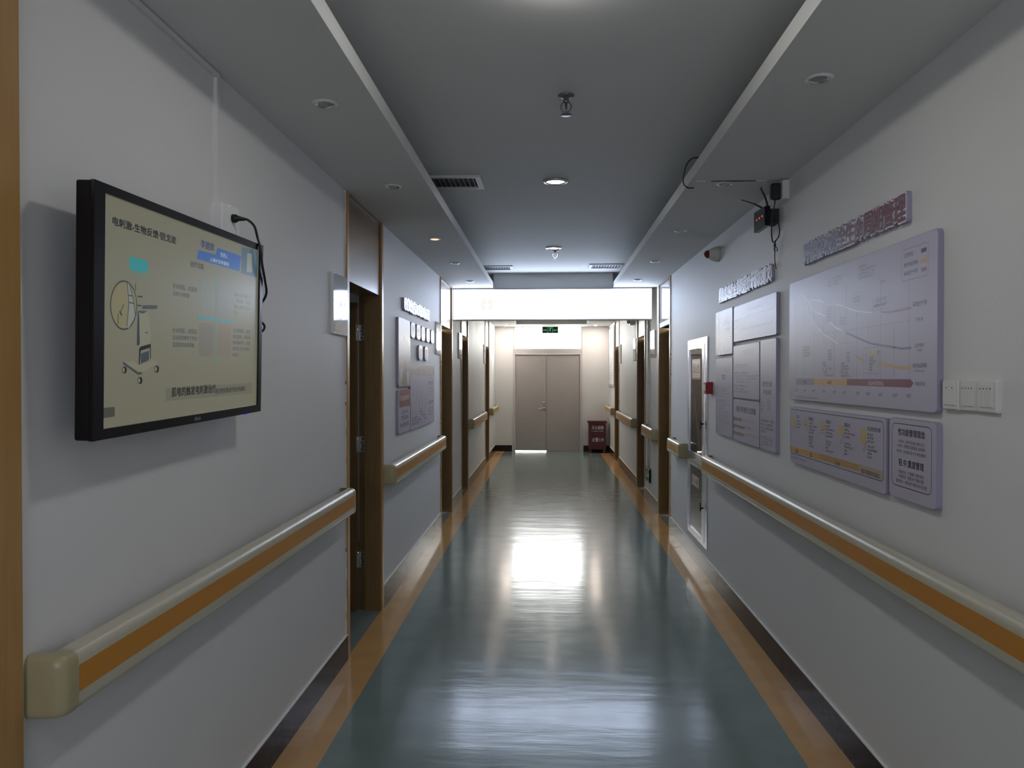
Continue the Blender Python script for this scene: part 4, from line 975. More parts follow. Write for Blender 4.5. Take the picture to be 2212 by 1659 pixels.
spot(-0.881, 7.10, 'spotlight in the left soffit, next after the reddish glowing one', 'plasticwhite', GL)
spot(-0.88, 8.46, 'spotlight in the left soffit right in front of the light box', 'plasticwhite', GL)
spot(0.96, 2.765, 'unlit spotlight in the right soffit, first and nearest of the row', 'steelgrey', GR)
spot(0.968, 4.243, 'unlit spotlight in the right soffit beside the dark crack and black router', 'steelgrey', GR)
spot(0.96, 5.60, 'spotlight in the right soffit, next after the one beside the crack', 'steelgrey', GR)
spot(0.98, 7.077, 'spotlight in the right soffit, second before the light box', 'plasticwhite', GR)
spot(0.972, 8.426, 'spotlight in the right soffit right in front of the light box', 'plasticwhite', GR)
spot(-0.895, 15.9, 'small lit spotlight at the far end on the left, beside the end window', 'lamplit', GL)
spot(0.968, 15.9, 'small lit spotlight at the far end on the right, above the red box', 'lamplit', GR)

for k, y in enumerate((11.7, 13.0)):  # unseen lit spotlights, added to brighten the far walls
    spot(-0.88, y, ['lit spotlight in the left soffit, first one behind the light box', 'lit spotlight in the left soffit, second one behind the light box'][k], 'lamphalf', GL)
    spot(0.97, y, ['lit spotlight in the right soffit, first one behind the light box', 'lit spotlight in the right soffit, second one behind the light box'][k], 'lamphalf', GR)

def sprinkler():
    t = thing('sprinkler_head', 'hanging metal sprinkler head on the ceiling, the nearer and larger one', 'sprinkler', fr('C', 3.377, ZC, 0.075), 'sprinkler heads')
    b = MB(); b.lathe([(0.036, 0.0), (0.034, 0.006), (0.016, 0.012), (0.012, 0.013), (0.012, 0.02), (0.0, 0.02)], 'sprinklermetal', 24); b.build('ceiling_cup', t)
    b = MB(); b.lathe([(0.010, 0.018), (0.014, 0.026), (0.014, 0.034), (0.008, 0.036), (0.0, 0.036)], 'sprinklermetal', 16)
    for s in (-1, 1): b.tube(smooth_path([(s * 0.010, 0, 0.030), (s * 0.021, 0, 0.042), (s * 0.021, 0, 0.060), (s * 0.004, 0, 0.082)], 4), 0.0035, 'sprinklermetal')
    b.tube([(0, 0, 0.034), (0, 0, 0.085)], [0.006, 0.003], 'sprinklermetal'); b.build('yoke', t)
    b = MB(); b.lathe([(0.0, 0.083), (0.024, 0.085), (0.024, 0.088), (0.0, 0.0885)], 'sprinklermetal', 24); b.build('deflector', t)
    return t
dup(sprinkler(), fr('C', 7.50, ZC, 0.059), 'hanging metal sprinkler head on the ceiling beside the farther lit downlight')

def vent():
    t = thing('air_vent', 'dark slatted air vent in the ceiling, nearest to the camera on the left', 'vent', fr('C', 4.84, ZC, -0.615), 'ceiling air vents')
    b = MB()
    for q in ((-0.19, 0.19, 0.125, 0.155), (-0.19, 0.19, -0.155, -0.125), (-0.19, -0.155, -0.125, 0.125), (0.155, 0.19, -0.125, 0.125)): b.box(*q, 0.0, 0.012, 'vent')
    b.build('frame', t)
    b = MB(); b.box(-0.155, 0.155, -0.125, 0.125, -0.0, 0.001, 'ventdark'); b.build('backing', t)
    for i in range(10):
        b = MB(); u = -0.14 + i * 0.031; b.add([(u, -0.125, 0.010), (u + 0.002, -0.125, 0.010), (u + 0.002, 0.125, 0.010), (u, 0.125, 0.010), (u - 0.006, -0.125, 0.0012), (u - 0.004, -0.125, 0.0012), (u - 0.004, 0.125, 0.0012), (u - 0.006, 0.125, 0.0012)], [(0, 1, 2, 3), (7, 6, 5, 4), (0, 3, 7, 4), (1, 5, 6, 2), (0, 4, 5, 1), (3, 2, 6, 7)], 'vent'); b.build('slat', t)
    return t
v0 = vent()
dup(v0, fr('C', 8.68, ZC, -0.60), 'slatted air vent in the ceiling just before the light box, left one')
dup(v0, fr('C', 8.60, ZC, 0.635), 'slatted air vent in the ceiling just before the light box, right one')

# ------------------------------------------------------------ handrails
PROF = [(0.045, 0.0), (0.076, 0.0), (0.084, 0.003), (0.089, 0.010), (0.090, 0.018), (0.090, 0.110), (0.0885, 0.121), (0.084, 0.130), (0.076, 0.136), (0.064, 0.139), (0.045, 0.138)]
def handrail(side, y0, y1, label, near_cap=True):
    """y0 nearer the camera, y1 farther"""
    Lr = y1 - y0; C = 0.055; z0 = 0.866
    F = fr(side, y0 if side == 'L' else y1, z0)
    t = thing('handrail', label, 'handrail', F, 'beige wall handrails with an orange strip')
    m = len(PROF); b = MB()
    vs = [(u, p[1], p[0]) for u in (C, Lr - C) for p in PROF]
    b.add(vs, [(i, m + i, m + i + 1, i + 1) for i in range(m - 1)], 'rail', True); b.build('rail_body', t)
    b = MB(); b.add([(C + 0.002, 0.040, 0.0903), (Lr - C - 0.002, 0.040, 0.0903), (Lr - C - 0.002, 0.102, 0.0903), (C + 0.002, 0.102, 0.0903)], [(0, 1, 2, 3)], 'railstrip'); b.build('insert_strip', t)
    for s in (0, 1):
        b = MB(); N = 10; vs = []
        for i in range(N + 1):
            a = math.pi / 2 * i / N; cu = math.sin(a) ** 0.42; cw = math.cos(a) ** 0.42 if i < N else 0.0
            for d, z in PROF:
                e = 1.012
                u = C - 0.001 - C * cu * d / 0.09 if s == 0 else Lr - C + 0.001 + C * cu * d / 0.09
                vs.append((u, (z - 0.07) * e + 0.07, max(0.0005, d * cw * e)))
        b.add(vs, [(i * m + j, (i + 1) * m + j, (i + 1) * m + j + 1, i * m + j + 1) for i in range(N) for j in range(m - 1)], 'railcap', True)
        b.add([vs[0 * m + j] for j in range(m)], [tuple(range(m))], 'railcap')
        b.build('end_cap', t)
    for u in [C + 0.15 + k * (Lr - 2 * C - 0.3) / max(1, round(Lr)) for k in range(round(Lr) + 1)] if Lr > 0.6 else [Lr / 2]:
        b = MB(); b.box(u - 0.02, u + 0.02, 0.03, 0.11, 0.0005, 0.052, 'plastic'); b.build('bracket', t)
    return t
handrail('L', 1.625, 4.20, 'long handrail on the left wall below the television')
handrail('L', 5.27, 7.93, 'handrail on the left wall below the purple health boards')
handrail('L', 10.87, 13.28, 'handrail on the left wall beyond the light box, between the two farthest left doorways')
handrail('L', 14.68, 16.25, 'farthest handrail on the left wall, ending at the corridor end wall')
handrail('R', -0.6, 6.05, 'longest handrail on the right wall, below the big chart board and switches')
handrail('R', 7.075, 7.79, 'short handrail on the right wall between the hydrant cabinet and the first right doorway')
handrail('R', 8.98, 9.96, 'short handrail on the right wall above the low green exit sign')
handrail('R', 11.16, 13.74, 'handrail on the right wall beyond the light box, between the two farthest right doorways')
handrail('R', 14.88, 16.34, 'farthest handrail on the right wall, above the red fire box')

# ------------------------------------------------------------ television
t = thing('television', 'black wall television showing a slide, tilted on the left wall', 'television', fr('L', 1.706, 1.481, -1.055 - 0.008, 0.0225, 0.028))
b = MB()
b.slab(rrect(0.0, -0.003, 1.027, 0.600, 0.008), -0.035, 0.0, 'black', 'black', 0.004)
b.slab(rrect(0.06, 0.03, 0.967, 0.57, 0.03), -0.062, -0.03, 'blackmatte')
b.build('housing', t)
b = MB(); su0, su1, sv0, sv1 = 0.043, 1.001, 0.022, 0.578
for q in ((0.0, 1.027, sv1, 0.600), (0.0, 1.027, -0.003, sv0), (0.0, su0, sv0, sv1), (su1, 1.027, sv0, sv1)): b.box(*q, -0.001, 0.008, 'black')
bz = b.build('bezel', t)
b = MB(); b.glyphs(4, (0.505, 0.004, 0.545, 0.014), 0.0085, 'steelgrey'); b.build('maker_mark', bz)
b = MB(); b.box(su0, su1, sv0, sv1, -0.002, 0.001, 's_base'); b.prints(PRINTS['tv'], 0.001); b.build('screen', t)
b = MB(); b.box(0.912, 0.935, -0.008, -0.003, -0.012, -0.004, 'ledblue'); b.build('power_light', t)
b = MB(); b.box(0.33, 0.70, 0.16, 0.46, -0.100, -0.062, 'blackmatte'); b.build('wall_bracket', t)

t = thing('power_socket', 'white wall socket with black plug above the television', 'socket', fr('L', 2.655, 2.13))
b = MB(); b.slab(rrect(-0.075, -0.10, 0.0, 0.10, 0.003), 0.0, 0.035, 'plasticwhite', None, 0.003); b.build('trunking_box', t)
b = MB(); b.slab(rrect(0.001, -0.045, 0.088, 0.112, 0.006), 0.0, 0.03, 'plasticwhite', None, 0.004)
for z in (-0.01, 0.0): b.box(0.055, 0.062, z - 0.012, z - 0.008, 0.03, 0.0306, 'slot')
b.build('face_plate', t)
CBL = [(-1.134, 2.68, 2.195), (-1.11, 2.684, 2.195), (-1.085, 2.69, 2.192), (-1.062, 2.695, 2.17), (-1.043, 2.675, 2.128), (-1.032, 2.675, 2.085), (-1.033, 2.695, 2.03), (-1.036, 2.728, 1.98), (-1.045, 2.765, 1.935), (-1.075, 2.79, 1.90), (-1.11, 2.775, 1.86), (-1.105, 2.79, 1.836), (-1.085, 2.822, 1.832), (-1.08, 2.838, 1.816), (-1.085, 2.818, 1.797), (-1.11, 2.77, 1.79)]
o0 = Vector(CBL[0]); b = MB(); b.tube([p - o0 for p in smooth_path(CBL, 6)], 0.0045, 'rubber')
c = b.build('power_cable', None, Matrix.Translation(o0)); tag(c, 'black power cable from the wall socket looping past the television corner', 'cable')
b = MB(); b.tube([(0.0, 0, 0.0), (0.012, 0, 0.0), (0.022, 0.002, 0.0), (0.042, 0.006, -0.002)], [0.016, 0.015, 0.009, 0.006], 'rubber', 10); b.build('plug', c)

b = MB()
b.box(-0.009, 0.009, 0.0, 0.45, 0.0, 0.012, 'wall'); b.box(-0.012, 0.012, 0.35, 0.40, 0.0, 0.013, 'wall')
cc = b.build('cable_trunking', None, fr('L', 2.606, 2.23)); tag(cc, 'thin white cable duct running up the left wall above the television socket', 'cable duct')
b = MB(); b.box(-5.6, 0.012, 0.0, 0.018, 0.0, 0.014, 'wall')
tag(b.build('cable_trunking', None, fr('L', 2.606, 2.668)), 'white cable duct along the top of the left wall under the soffit', 'cable duct')

# ------------------------------------------------------------ boards, panels and lettering
def panel(name, side, y, z, w, h, th, r, pr, label, cat, group=None, face='panelface'):
    b = MB(); b.slab(rrect(0, 0, w, h, r), 0.0008, th, face, 'panelside', 0.0015)
    if pr: b.prints(PRINTS[pr], th)
    return tag(b.build(name, None, fr(side, y, z)), label, cat, group)
TB = 0.02
panel('chart_board', 'R', 4.071, 1.508, 1.529, 0.606, TB, 0.02, 'chart', 'large pale purple board with an age curve chart on the right wall', 'board')
panel('info_panel', 'R', 4.05, 1.182, 1.135, 0.288, TB, 0.015, 'stages', 'wide panel with five yellow drawings and an amber bar, below the big chart', 'panel')
panel('info_panel', 'R', 2.888, 1.188, 0.345, 0.289, TB, 0.018, 'principle', 'small framed text panel with two bold headings, below the big chart near the switches', 'panel')
TC = 0.02
G = 'six-panel board on the right wall'
panel('photo_panel', 'R', 5.842, 1.784, 0.525, 0.324, TC, 0.012, 'photo_r', 'top left panel of the six-panel board, with a pale picture strip', 'panel', G)
panel('info_panel', 'R', 5.279, 1.861, 0.978, 0.239, TC, 0.014, 'wide', 'widest panel at the top right of the six-panel board, washed-out text', 'panel', G)
panel('info_panel', 'R', 5.837, 1.197, 0.525, 0.561, TC, 0.014, 'tall_l', 'tall text panel at the lower left of the six-panel board, beside the red call point', 'panel', G)
panel('info_panel', 'R', 5.287, 1.483, 0.645, 0.352, TC, 0.012, 'middle', 'middle text panel of the six-panel board, above the one with yellow bars', 'panel', G)
panel('info_panel', 'R', 5.283, 1.194, 0.645, 0.277, TC, 0.012, 'quality', 'panel with three yellow bars at the bottom of the six-panel board', 'panel', G)
panel('info_panel', 'R', 4.621, 1.196, 0.318, 0.647, TC, 0.014, 'tall_r', 'tall narrow text panel at the right edge of the six-panel board', 'panel', G)
G = 'health boards on the left wall'
panel('photo_panel', 'L', 5.737, 1.553, 0.482, 0.529, TC, 0.02, 'photo_l', 'tall mauve picture panel on the left wall', 'panel', G)
panel('info_panel', 'L', 5.733, 1.184, 0.484, 0.335, TC, 0.02, 'who', 'small panel with a dark red heading block on the left wall', 'panel', G)
panel('info_panel', 'L', 6.238, 1.178, 1.295, 0.550, TC, 0.004, 'levels', 'wide text panel with a tan heading band on the left wall', 'panel', G)
def octagon(w, h, c=0.38, n=5):
    out = []
    for a in range(4 * n * 2):
        t = 2 * math.pi * a / (8 * n); ct, st = math.cos(t), math.sin(t)
        out.append((math.copysign(abs(ct) ** 0.55, ct) * w / 2, math.copysign(abs(st) ** 0.55, st) * h / 2))
    return out
PL = [(6.362, 2.016), (6.635, 2.015), (6.881, 2.014), (7.16, 2.015), (7.433, 2.015), (6.743, 1.838), (7.065, 1.838)]
PN = ['first from the left in the upper row', 'second from the left in the upper row', 'third from the left in the upper row', 'fourth from the left in the upper row', 'last on the right in the upper row', 'left one of the lower pair', 'right one of the lower pair']
for i, ((y, z), nm) in enumerate(zip(PL, PN)):
    b = MB(); b.slab(octagon(0.205, 0.133), 0.0, TC, 'panelface', 'panelside', 0.002)
    b.glyphs(3, (-0.055, -0.005, 0.055, 0.035), TC + 0.0004, 'glyphorange' if i > 3 else 'sandlite'); b.glyphs(4, (-0.05, -0.035, 0.05, -0.018), TC + 0.0004, 'sandlite')
    tag(b.build('round_plaque', None, fr('L', y, z)), 'small rounded plaque on the left wall, ' + nm, 'plaque', 'small rounded plaques on the left wall')
def lettering(side, y, z, w, h, s, th, colors, label, name='raised_lettering'):
    t = thing(name, label, 'lettering', fr(side, y, z))
    n = len(s); cw = w / n; bb = MB(); fb = MB()
    for i, ch in enumerate(s):
        vs, fs = text_geo(ch)
        x0 = min(v[0] for v in vs); x1 = max(v[0] for v in vs); y0 = min(v[1] for v in vs); y1 = max(v[1] for v in vs)
        sx = cw * 0.94 / (x1 - x0); sy = h / (y1 - y0); bx = i * cw + cw * 0.03; k = len(vs)
        ed = {(a, c) for f in fs for a, c in zip(f, f[1:] + f[:1])}
        rim = [(a, c) for a, c in ed if (c, a) not in ed]
        for q in range(8):                      # the white outline board follows the strokes
            ox, oy = 0.085 * math.cos(q * math.pi / 4), 0.085 * math.sin(q * math.pi / 4); zz = th - 0.003 - q * 0.00002 - (i % 2) * 0.0002
            p = [(bx + (v[0] - x0 + ox) * sx, (v[1] - y0 + oy) * sy) for v in vs]
            bb.add([(*a, zz) for a in p], fs, 'letterface')
            bb.add([(*a, zz) for a in p] + [(*a, 0.0) for a in p], [(a, k + a, k + c, c) for a, c in rim], 'panelside')
        bb.slab(rrect(bx - cw * 0.06, h * 0.06, bx + cw * 1.0, h * 0.94, cw * 0.1, 3), 0.0, th - 0.0045, 'letterface', 'panelside')
        for q, (ox, oy) in enumerate(((-.02, -.02), (.02, -.02), (.02, .02), (-.02, .02))):
            fb.add([(bx + (v[0] - x0 + ox) * sx, (v[1] - y0 + oy) * sy, th + q * 0.00001) for v in vs], fs, colors[i] if isinstance(colors, list) else colors)
    bb.build('backing', t); fb.build('characters', t)
    return t
lettering('R', 3.855, 2.187, 1.09, 0.092, '男性性功能全生命周期管理', 0.023, ['blueletter'] * 5 + ['plumletter'] * 3 + ['redletter'] * 4, 'raised title lettering, blue to dark red, above the big chart board')
lettering('R', 5.738, 2.178, 1.335, 0.09, '男性性功能全周期医疗干预的意义', 0.022, 'paleletter', 'pale raised title lettering above the six-panel board on the right wall')
t = thing('raised_lettering', 'pale raised title lettering above the panels on the left wall', 'lettering', fr('L', 5.962, 2.156))
bb = MB(); fb = MB(); u = 0.0
while u < 1.16:
    wd = random.uniform(0.10, 0.13); 
    for k in range(4):
        a = u + wd * k / 4; lo = random.uniform(-0.008, 0.012); hi = random.uniform(0.088, 0.108)
        bb.box(a, a + wd / 4, lo, hi, 0.0, 0.022, 'panelside'); bb.poly([(a, lo), (a + wd / 4, lo), (a + wd / 4, hi), (a, hi)], 0.0224, 'letterface')
    fb.glyphs(1, (u + 0.01, 0.012, u + wd - 0.01, 0.086), 0.0232, 'paleletter'); u += wd + 0.003
bb.build('backing', t); fb.build('characters', t)

# ------------------------------------------------------------ room name plates
def plate(side, y, label, w=0.29, h=0.332):
    t = thing('room_sign', label, 'sign', fr(side, y, 1.856), 'room name plates beside the doors')
    b = MB(); b.slab(rrect(0, 0, w, h, 0.006), 0.0, 0.016, 'acrylic', 'plasticwhite', 0.002); b.build('plate', t)
    b = MB(); b.box(0.02, w - 0.004, 0.022, 0.05, 0.0162, 0.017, 'acrylicband'); b.glyphs(2, (w * 0.42, 0.085, w * 0.55, 0.105), 0.0168, 'acrylicband'); b.glyphs(4, (w * 0.25, 0.15, w * 0.8, 0.185), 0.0168, 'acrylicband'); b.build('lettering', t)
    return t
plate('L', 4.005, 'glossy name plate beside the open wooden doorway on the left wall, near the television', 0.288)
plate('L', 7.72, 'glossy name plate on the left wall between the health boards and the next doorway', 0.33)
plate('L', 9.70, 'name plate on the left wall just behind the light box', 0.28)
plate('L', 13.43, 'name plate on the left wall beside the farthest left doorway', 0.29)
plate('R', 9.60, 'name plate on the right wall just behind the light box, above the low exit sign', 0.36)
plate('R', 11.57, 'name plate on the right wall behind the second right doorway', 0.33)
plate('R', 13.88, 'name plate on the right wall beside the farthest right doorway', 0.33)

# ------------------------------------------------------------ fire hydrant cabinet
t = thing('fire_hydrant_cabinet', 'tall metal-framed fire hydrant cabinet with glass doors in the right wall', 'cabinet', fr('R', 7.06, 0.215))
W, H = 0.85, 1.735
b = MB(); D = -0.20
b.box(0.0, W, 0.0, H, D, D + 0.01, 'recess'); b.box(0, 0.012, 0, H, D, -0.002, 'recess'); b.box(W - 0.012, W, 0, H, D, -0.002, 'recess'); b.box(0, W, 0, 0.012, D, -0.002, 'recess'); b.box(0, W, H - 0.012, H, D, -0.002, 'recess')
b.box(0.0, W, 0.655, 0.675, D, -0.002, 'recess'); b.build('body', t)
b = MB()
for q in ((0, 0.03, 0, H), (W - 0.10, W, 0, H), (0.03, W - 0.10, 0, 0.035), (0.03, W - 0.10, H - 0.05, H), (0.03, W - 0.10, 0.655, 0.715)): b.box(*q, -0.012, 0.008, 'alu')
b.build('frame', t)
for nm, v0, v1, st in (('upper', 0.718, H - 0.053, 1), ('lower', 0.038, 0.652, 0)):
    b = MB(); u0, u1 = 0.033, W - 0.103
    for q in ((u0, u0 + 0.03, v0, v1), (u1 - 0.085, u1, v0, v1), (u0 + 0.03, u1 - 0.085, v0, v0 + 0.02), (u0 + 0.03, u1 - 0.085, v1 - 0.03, v1)): b.box(*q, -0.006, 0.012, 'alu')
    d = b.build('door', t)
    b = MB(); b.box(u0 + 0.03, u1 - 0.085, v0 + 0.02, v1 - 0.03, -0.003, 0.002, 'glasstint'); b.build('pane', d)
    b = MB(); b.tube([(u1 - 0.04, v0 + 0.28 + 0.02 * st, 0.012), (u1 - 0.04, v0 + 0.28 + 0.02 * st, 0.03)], 0.008, 'black'); b.box(u1 - 0.048, u1 - 0.032, v0 + 0.255, v0 + 0.325, 0.028, 0.036, 'black'); b.build('handle', d)
    b = MB()
    if st:
        b.box(0.18, 0.54, 1.385, 1.562, 0.0022, 0.003, 'stickerwhite'); b.box(0.18, 0.54, 1.385, 1.40, 0.003, 0.0034, 'stickerred'); b.box(0.18, 0.54, 1.547, 1.562, 0.003, 0.0034, 'stickerred')
        b.box(0.18, 0.54, 1.40, 1.404, 0.003, 0.0034, 'stickeryellow'); b.box(0.18, 0.54, 1.543, 1.547, 0.003, 0.0034, 'stickeryellow')
        b.text('消火栓', (0.205, 1.435, 0.515, 1.53), 0.0036, 'stickerred', 0.02); b.glyphs(8, (0.22, 1.41, 0.50, 1.425), 0.0036, 'stickeryellow')
    else:
        b.box(0.19, 0.49, 0.445, 0.54, 0.0022, 0.003, 'stickerwhite'); b.stroke([(0.198, 0.45), (0.482, 0.45), (0.482, 0.535), (0.198, 0.535), (0.198, 0.45)], 0.006, 0.0034, 'stickerred')
        b.text('灭火器', (0.21, 0.462, 0.47, 0.522), 0.0036, 'maroonlite', 0.01)
    b.build('sticker', d)
b = MB(); b.tube([(0, 0, 0), (0.60, 0.0, 0)], 0.0048, 'stick')
b.v = [(p[2], p[0], p[1]) for p in b.v]
o = b.build('wooden_stick', None, fr('R', 6.70, 0.905, WR + 0.035, 0.44)); tag(o, 'thin brown stick leaning inside the fire hydrant cabinet behind the glass', 'stick')

t = thing('fire_call_point', 'small red fire call point on the right wall beside the hydrant cabinet', 'alarm', fr('R', 6.07, 1.535))
b = MB(); b.slab(rrect(-0.045, -0.047, 0.045, 0.047, 0.006), 0.0, 0.055, 'red', None, 0.004); b.build('housing', t)
b = MB(); b.slab(rrect(-0.028, -0.022, 0.028, 0.026, 0.003), 0.055, 0.0575, 'stickerwhite'); b.build('button', t)
t = thing('alarm_beacon', 'dome-shaped beige alarm beacon with a dark red tip on the right wall', 'alarm', fr('R', 5.83, 2.552))
b = MB(); b.lathe([(0.058, 0.0), (0.058, 0.014), (0.055, 0.03), (0.045, 0.058), (0.032, 0.078), (0.0, 0.078)], 'strobe', 32); b.build('base', t)
b = MB(); b.lathe([(0.031, 0.0782), (0.029, 0.092), (0.020, 0.106), (0.0, 0.114)], 'darkred', 28); b.build('beacon_lens', t)

# ------------------------------------------------------------ light switches
SWP = [(2.471, 0.096, 2, 'leftmost of three white light switches, half hidden by the chart board edge'), (2.375, 0.098, 4, 'middle one of three white light switches on the right wall'), (2.275, 0.102, 4, 'rightmost of three white light switches on the right wall')]
for y, w, k, lab in SWP:
    t = thing('light_switch', lab, 'switch', fr('R', y, 1.57), 'light switches beside the big chart')
    th = {0.096: 0.016, 0.098: 0.012, 0.102: 0.014}[w]
    b = MB(); b.slab(rrect(-w / 2, -0.048, w / 2, 0.048, 0.006), 0.0, th, 'plastic', None, 0.004); b.build('face_plate', t)
    for i in range(k):
        a = -0.034 + i * 0.068 / k
        b = MB(); b.slab([(a + 0.0003, -0.032), (a + 0.068 / k - 0.0003, -0.032), (a + 0.068 / k - 0.0003, 0.032), (a + 0.0003, 0.032)], th, th + 0.003, 'plastic', None, 0.001)
        b.box(a + 0.034 / k - 0.003, a + 0.034 / k + 0.003, 0.021, 0.024, th + 0.003, th + 0.0034, 'slot'); b.build('rocker', t)

# ------------------------------------------------------------ router, its socket and leads
t = thing('power_socket', 'small white surface socket box with a black adapter high on the right wall', 'socket', fr('R', 4.19, 2.632))
b = MB(); b.slab(rrect(-0.045, -0.05, 0.045, 0.05, 0.004), 0.0, 0.035, 'plasticwhite', None, 0.003); b.build('box', t)
t = thing('power_adapter', 'black plug-in adapter on the socket box high on the right wall', 'adapter', fr('R', 4.20, 2.632, WR - 0.0355))
b = MB(); b.slab(rrect(-0.022, -0.045, 0.026, 0.042, 0.014), 0.0, 0.05, 'blackmatte', None, 0.008); b.build('body', t)
b = MB(); b.lathe([(0.004, 0), (0.004, 0.02)], 'rubber', 8); b.v = [(p[0], -0.044 - p[2], p[1] + 0.025) for p in b.v]; b.build('strain_relief', t)
t = thing('router', 'black router with three red lights mounted high on the right wall', 'router', fr('R', 4.51, 2.465, 1.195))
b = MB(); b.slab([(0.0, 0.0), (0.225, 0.0), (0.225, 0.108), (0.0, 0.118)], -0.03, 0.0, 'black', 'black', 0.003); b.build('body', t)
for i in range(3):
    b = MB(); b.box(0.055 + i * 0.055, 0.072 + i * 0.055, 0.058, 0.066, 0.0, 0.0015, 'ledred'); b.build('indicator_light', t)
b = MB(); b.box(0.09, 0.19, 0.02, 0.10, -0.089, -0.03, 'blackmatte'); b.build('wall_bracket', t)
for pts in ([(0.14, 0.11, -0.02), (0.03, 0.16, 0.0), (-0.10, 0.215, 0.045)], [(0.215, 0.105, -0.02), (0.20, 0.165, -0.008), (0.155, 0.222, 0.004)]):
    b = MB(); b.tube(pts, [0.006, 0.005, 0.004], 'blackmatte'); b.build('antenna', t)
CB2 = [(1.225, 4.20, 2.575), (1.222, 4.21, 2.54), (1.22, 4.235, 2.48), (1.225, 4.26, 2.42), (1.235, 4.285, 2.39), (1.245, 4.30, 2.375), (1.25, 4.27, 2.36), (1.255, 4.30, 2.345), (1.26, 4.33, 2.365), (1.262, 4.30, 2.385), (1.262, 4.25, 2.40), (1.255, 4.22, 2.44), (1.245, 4.25, 2.50), (1.235, 4.29, 2.52)]
o0 = Vector(CB2[0]); b = MB(); b.tube([p - o0 for p in smooth_path(CB2, 6)], 0.0035, 'rubber')
c = b.build('power_cable', None, Matrix.Translation(o0)); tag(c, 'black adapter lead hanging in a knot below the router', 'cable')
b = MB(); b.tube([p - o0 for p in smooth_path([(1.25, 4.28, 2.38), (1.255, 4.31, 2.33), (1.262, 4.27, 2.325), (1.26, 4.31, 2.35), (1.265, 4.335, 2.31), (1.27, 4.35, 2.28), (1.27, 4.34, 2.255), (1.27, 4.325, 2.23)], 5)], 0.0025, 'rubber'); b.build('loose_end', c)
LP = [(0.83, 4.12, 2.80), (0.765, 4.10, 2.79), (0.738, 4.13, 2.765), (0.735, 4.20, 2.73), (0.745, 4.27, 2.70), (0.775, 4.30, 2.682), (0.81, 4.32, 2.686)]
o0 = Vector(LP[0]); b = MB(); b.tube([p - o0 for p in smooth_path(LP, 5)], 0.0035, 'rubber')
tag(b.build('cable', None, Matrix.Translation(o0)), 'black cable loop coming over the edge of the right soffit', 'cable')
b = MB(); b.box(-0.14, 0.10, -0.004, 0.004, 0.0, 0.003, 'rubber'); b.box(-0.06, 0.03, -0.007, 0.005, 0.0, 0.0035, 'rubber'); b.box(-0.22, -0.17, -0.012, 0.012, 0.0, 0.004, 'putty'); b.box(0.10, 0.15, -0.006, 0.006, 0.0, 0.003, 'putty')
structure(b.build('trim_5', None, fr('C', 4.19, ZS, 1.02)))

# ------------------------------------------------------------ far end
t = thing('fire_extinguisher_box', 'dark red fire extinguisher box with white lettering at the corridor end', 'box', fr('E', 16.06, 0.0, 1.02))
b = MB(); b.box(-0.18, 0.18, 0.085, 0.635, -0.27, 0.0, 'redbox'); b.build('body', t)
b = MB(); b.box(-0.20, 0.20, 0.635, 0.675, -0.29, 0.02, 'redbox'); b.build('lid', t)
b = MB(); b.text('灭火器箱', (-0.12, 0.50, 0.13, 0.58), 0.0012, 'boxwhite', 0.01); b.glyphs(14, (-0.12, 0.455, 0.13, 0.475), 0.0012, 'boxwhite'); b.text('火警119', (-0.115, 0.24, 0.125, 0.33), 0.0012, 'boxwhite', 0.01); b.box(-0.18, 0.18, 0.415, 0.419, 0.0004, 0.001, 'darkred'); b.build('lettering', t)
for u in (-0.17, 0.12):
    for w in (-0.26, -0.06):
        b = MB(); b.box(u, u + 0.05, 0.0, 0.085, w, w + 0.05, 'redbox'); b.build('leg', t)
MAN = [[(0.02, 0.30), (0.07, 0.30), (0.07, 0.35), (0.02, 0.35)]]
def running_man(b, u, v, s, w, k):
    b.poly([(u + (0.10 + 0.055 * math.cos(a)) * s, v + (0.42 + 0.055 * math.sin(a)) * s, ) for a in [i * math.pi / 5 for i in range(10)]], w, k)
    for pts, wd in (([(0.08, 0.36), (0.0, 0.18)], 0.09), ([(0.08, 0.34), (0.19, 0.28), (0.24, 0.33)], 0.045), ([(0.05, 0.32), (-0.08, 0.30), (-0.13, 0.21)], 0.045), ([(0.0, 0.18), (0.11, 0.08), (0.10, -0.08)], 0.06), ([(0.0, 0.18), (-0.08, 0.04), (-0.20, 0.03)], 0.06)):
        b.stroke([(u + p[0] * s, v + p[1] * s) for p in pts], wd * s, w, k)
t = thing('exit_sign', 'green lit exit sign hung in front of the end window', 'sign', fr('E', 16.2, 2.54, -0.146))
b = MB(); b.slab(rrect(0, 0, 0.34, 0.142, 0.006), -0.03, 0.0, 'black', None, 0.002); b.build('housing', t)
b = MB(); running_man(b, 0.165, 0.045, 0.17, 0.001, 'greenglow'); b.stroke([(0.115, 0.012), (0.115, 0.13), (0.225, 0.13), (0.225, 0.012)], 0.008, 0.001, 'greenglow')
b.text('安全', (0.022, 0.045, 0.10, 0.088), 0.001, 'greenglow', 0.01); b.text('出口', (0.24, 0.045, 0.318, 0.088), 0.001, 'greenglow', 0.01); b.build('pictogram', t)
for u in (0.06, 0.28):
    b = MB(); b.tube([(u, 0.142, -0.015), (u, 0.150, -0.015)], 0.004, 'steelgrey'); b.build('hanger', t)
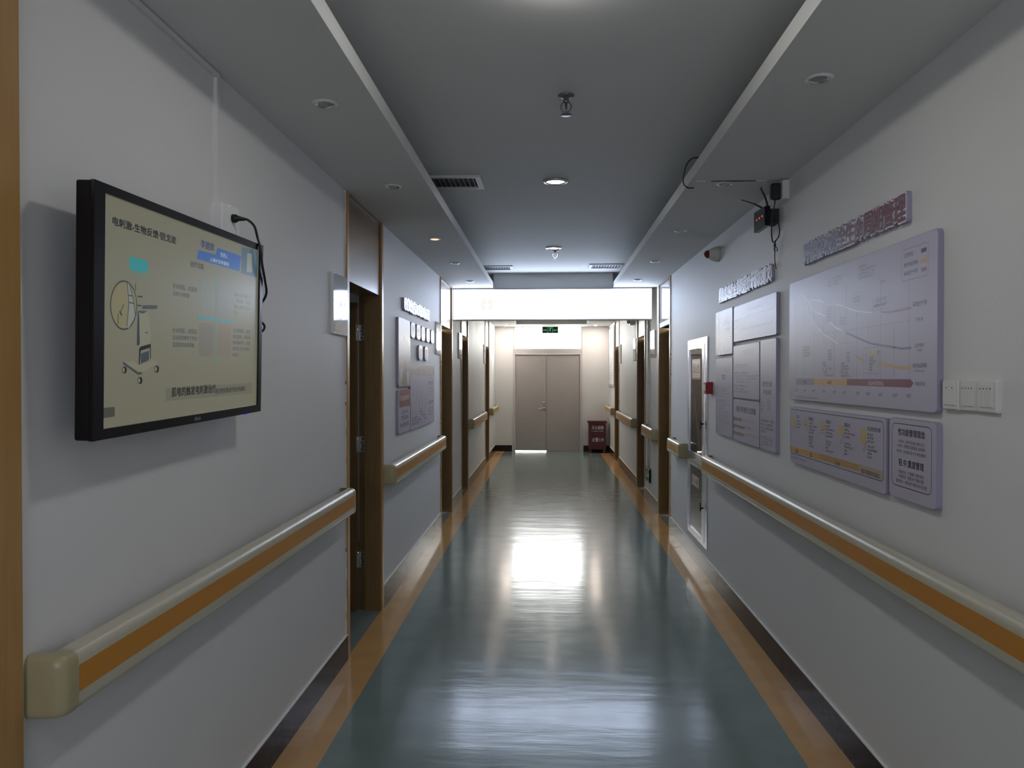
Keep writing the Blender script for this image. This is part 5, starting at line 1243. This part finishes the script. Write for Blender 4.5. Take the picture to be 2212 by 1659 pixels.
t = thing('exit_sign', 'small low green exit sign on the right wall above the skirting', 'sign', fr('R', 9.96, 0.28))
b = MB(); b.slab(rrect(0, 0, 0.34, 0.17, 0.006), 0.0, 0.025, 'black', None, 0.003); b.build('housing', t)
b = MB(); running_man(b, 0.10, 0.055, 0.19, 0.026, 'greendim'); b.poly([(0.19, 0.075), (0.25, 0.075), (0.25, 0.05), (0.30, 0.085), (0.25, 0.12), (0.25, 0.095), (0.19, 0.095)], 0.026, 'greendim'); b.build('pictogram', t)
b = MB(); b.tube([(0, 0, 0.0), (0, 2.24, 0.0)], 0.010, 'plasticwhite'); b.tube([(0.06, 0, 0.0), (0.06, 0.5, 0.0)], 0.004, 'plasticwhite')
for z in (0.4, 1.1, 1.8): b.box(-0.016, 0.016, z, z + 0.02, -0.011, 0.011, 'plasticwhite')
tag(b.build('conduit', None, fr('R', 9.82, 0.45, WR - 0.0115)), 'white conduit pipe running down the right wall to the low exit sign', 'pipe')
t = thing('notice_board', 'white framed notice board with many text lines at the far right wall', 'notice board', fr('R', 16.3, 1.43))
b = MB(); b.box(0, 1.34, 0, 1.19, 0.0, 0.012, 'plasticwhite')
for i in range(26): b.glyphs(10, (0.08, 0.12 + i * 0.04, 0.9 + 0.3 * random.random(), 0.137 + i * 0.04), 0.0125, 'gray')
b.build('sheet', t)
b = MB()
for q in ((0, 1.34, -0.02, 0.03), (0, 1.34, 1.18, 1.20), (0, 0.02, 0.03, 1.18), (1.32, 1.34, 0.03, 1.18)): b.box(*q, 0.0, 0.02, 'alu')
b.build('frame', t)
t = thing('emergency_light', 'small dark emergency lamp on the right wall just behind the light box', 'lamp', fr('R', 11.62, 2.40))
b = MB(); b.box(0, 0.12, 0.0, 0.11, 0.0, 0.07, 'steelgrey'); b.build('housing', t)
b = MB(); b.lathe([(0.035, 0.0), (0.03, 0.03), (0.015, 0.045), (0.0, 0.046)], 'chrome', 20, 0.06, 0.05); b.v = [(p[0], p[1], p[2] + 0.07) for p in b.v]; b.build('lamp_head', t)
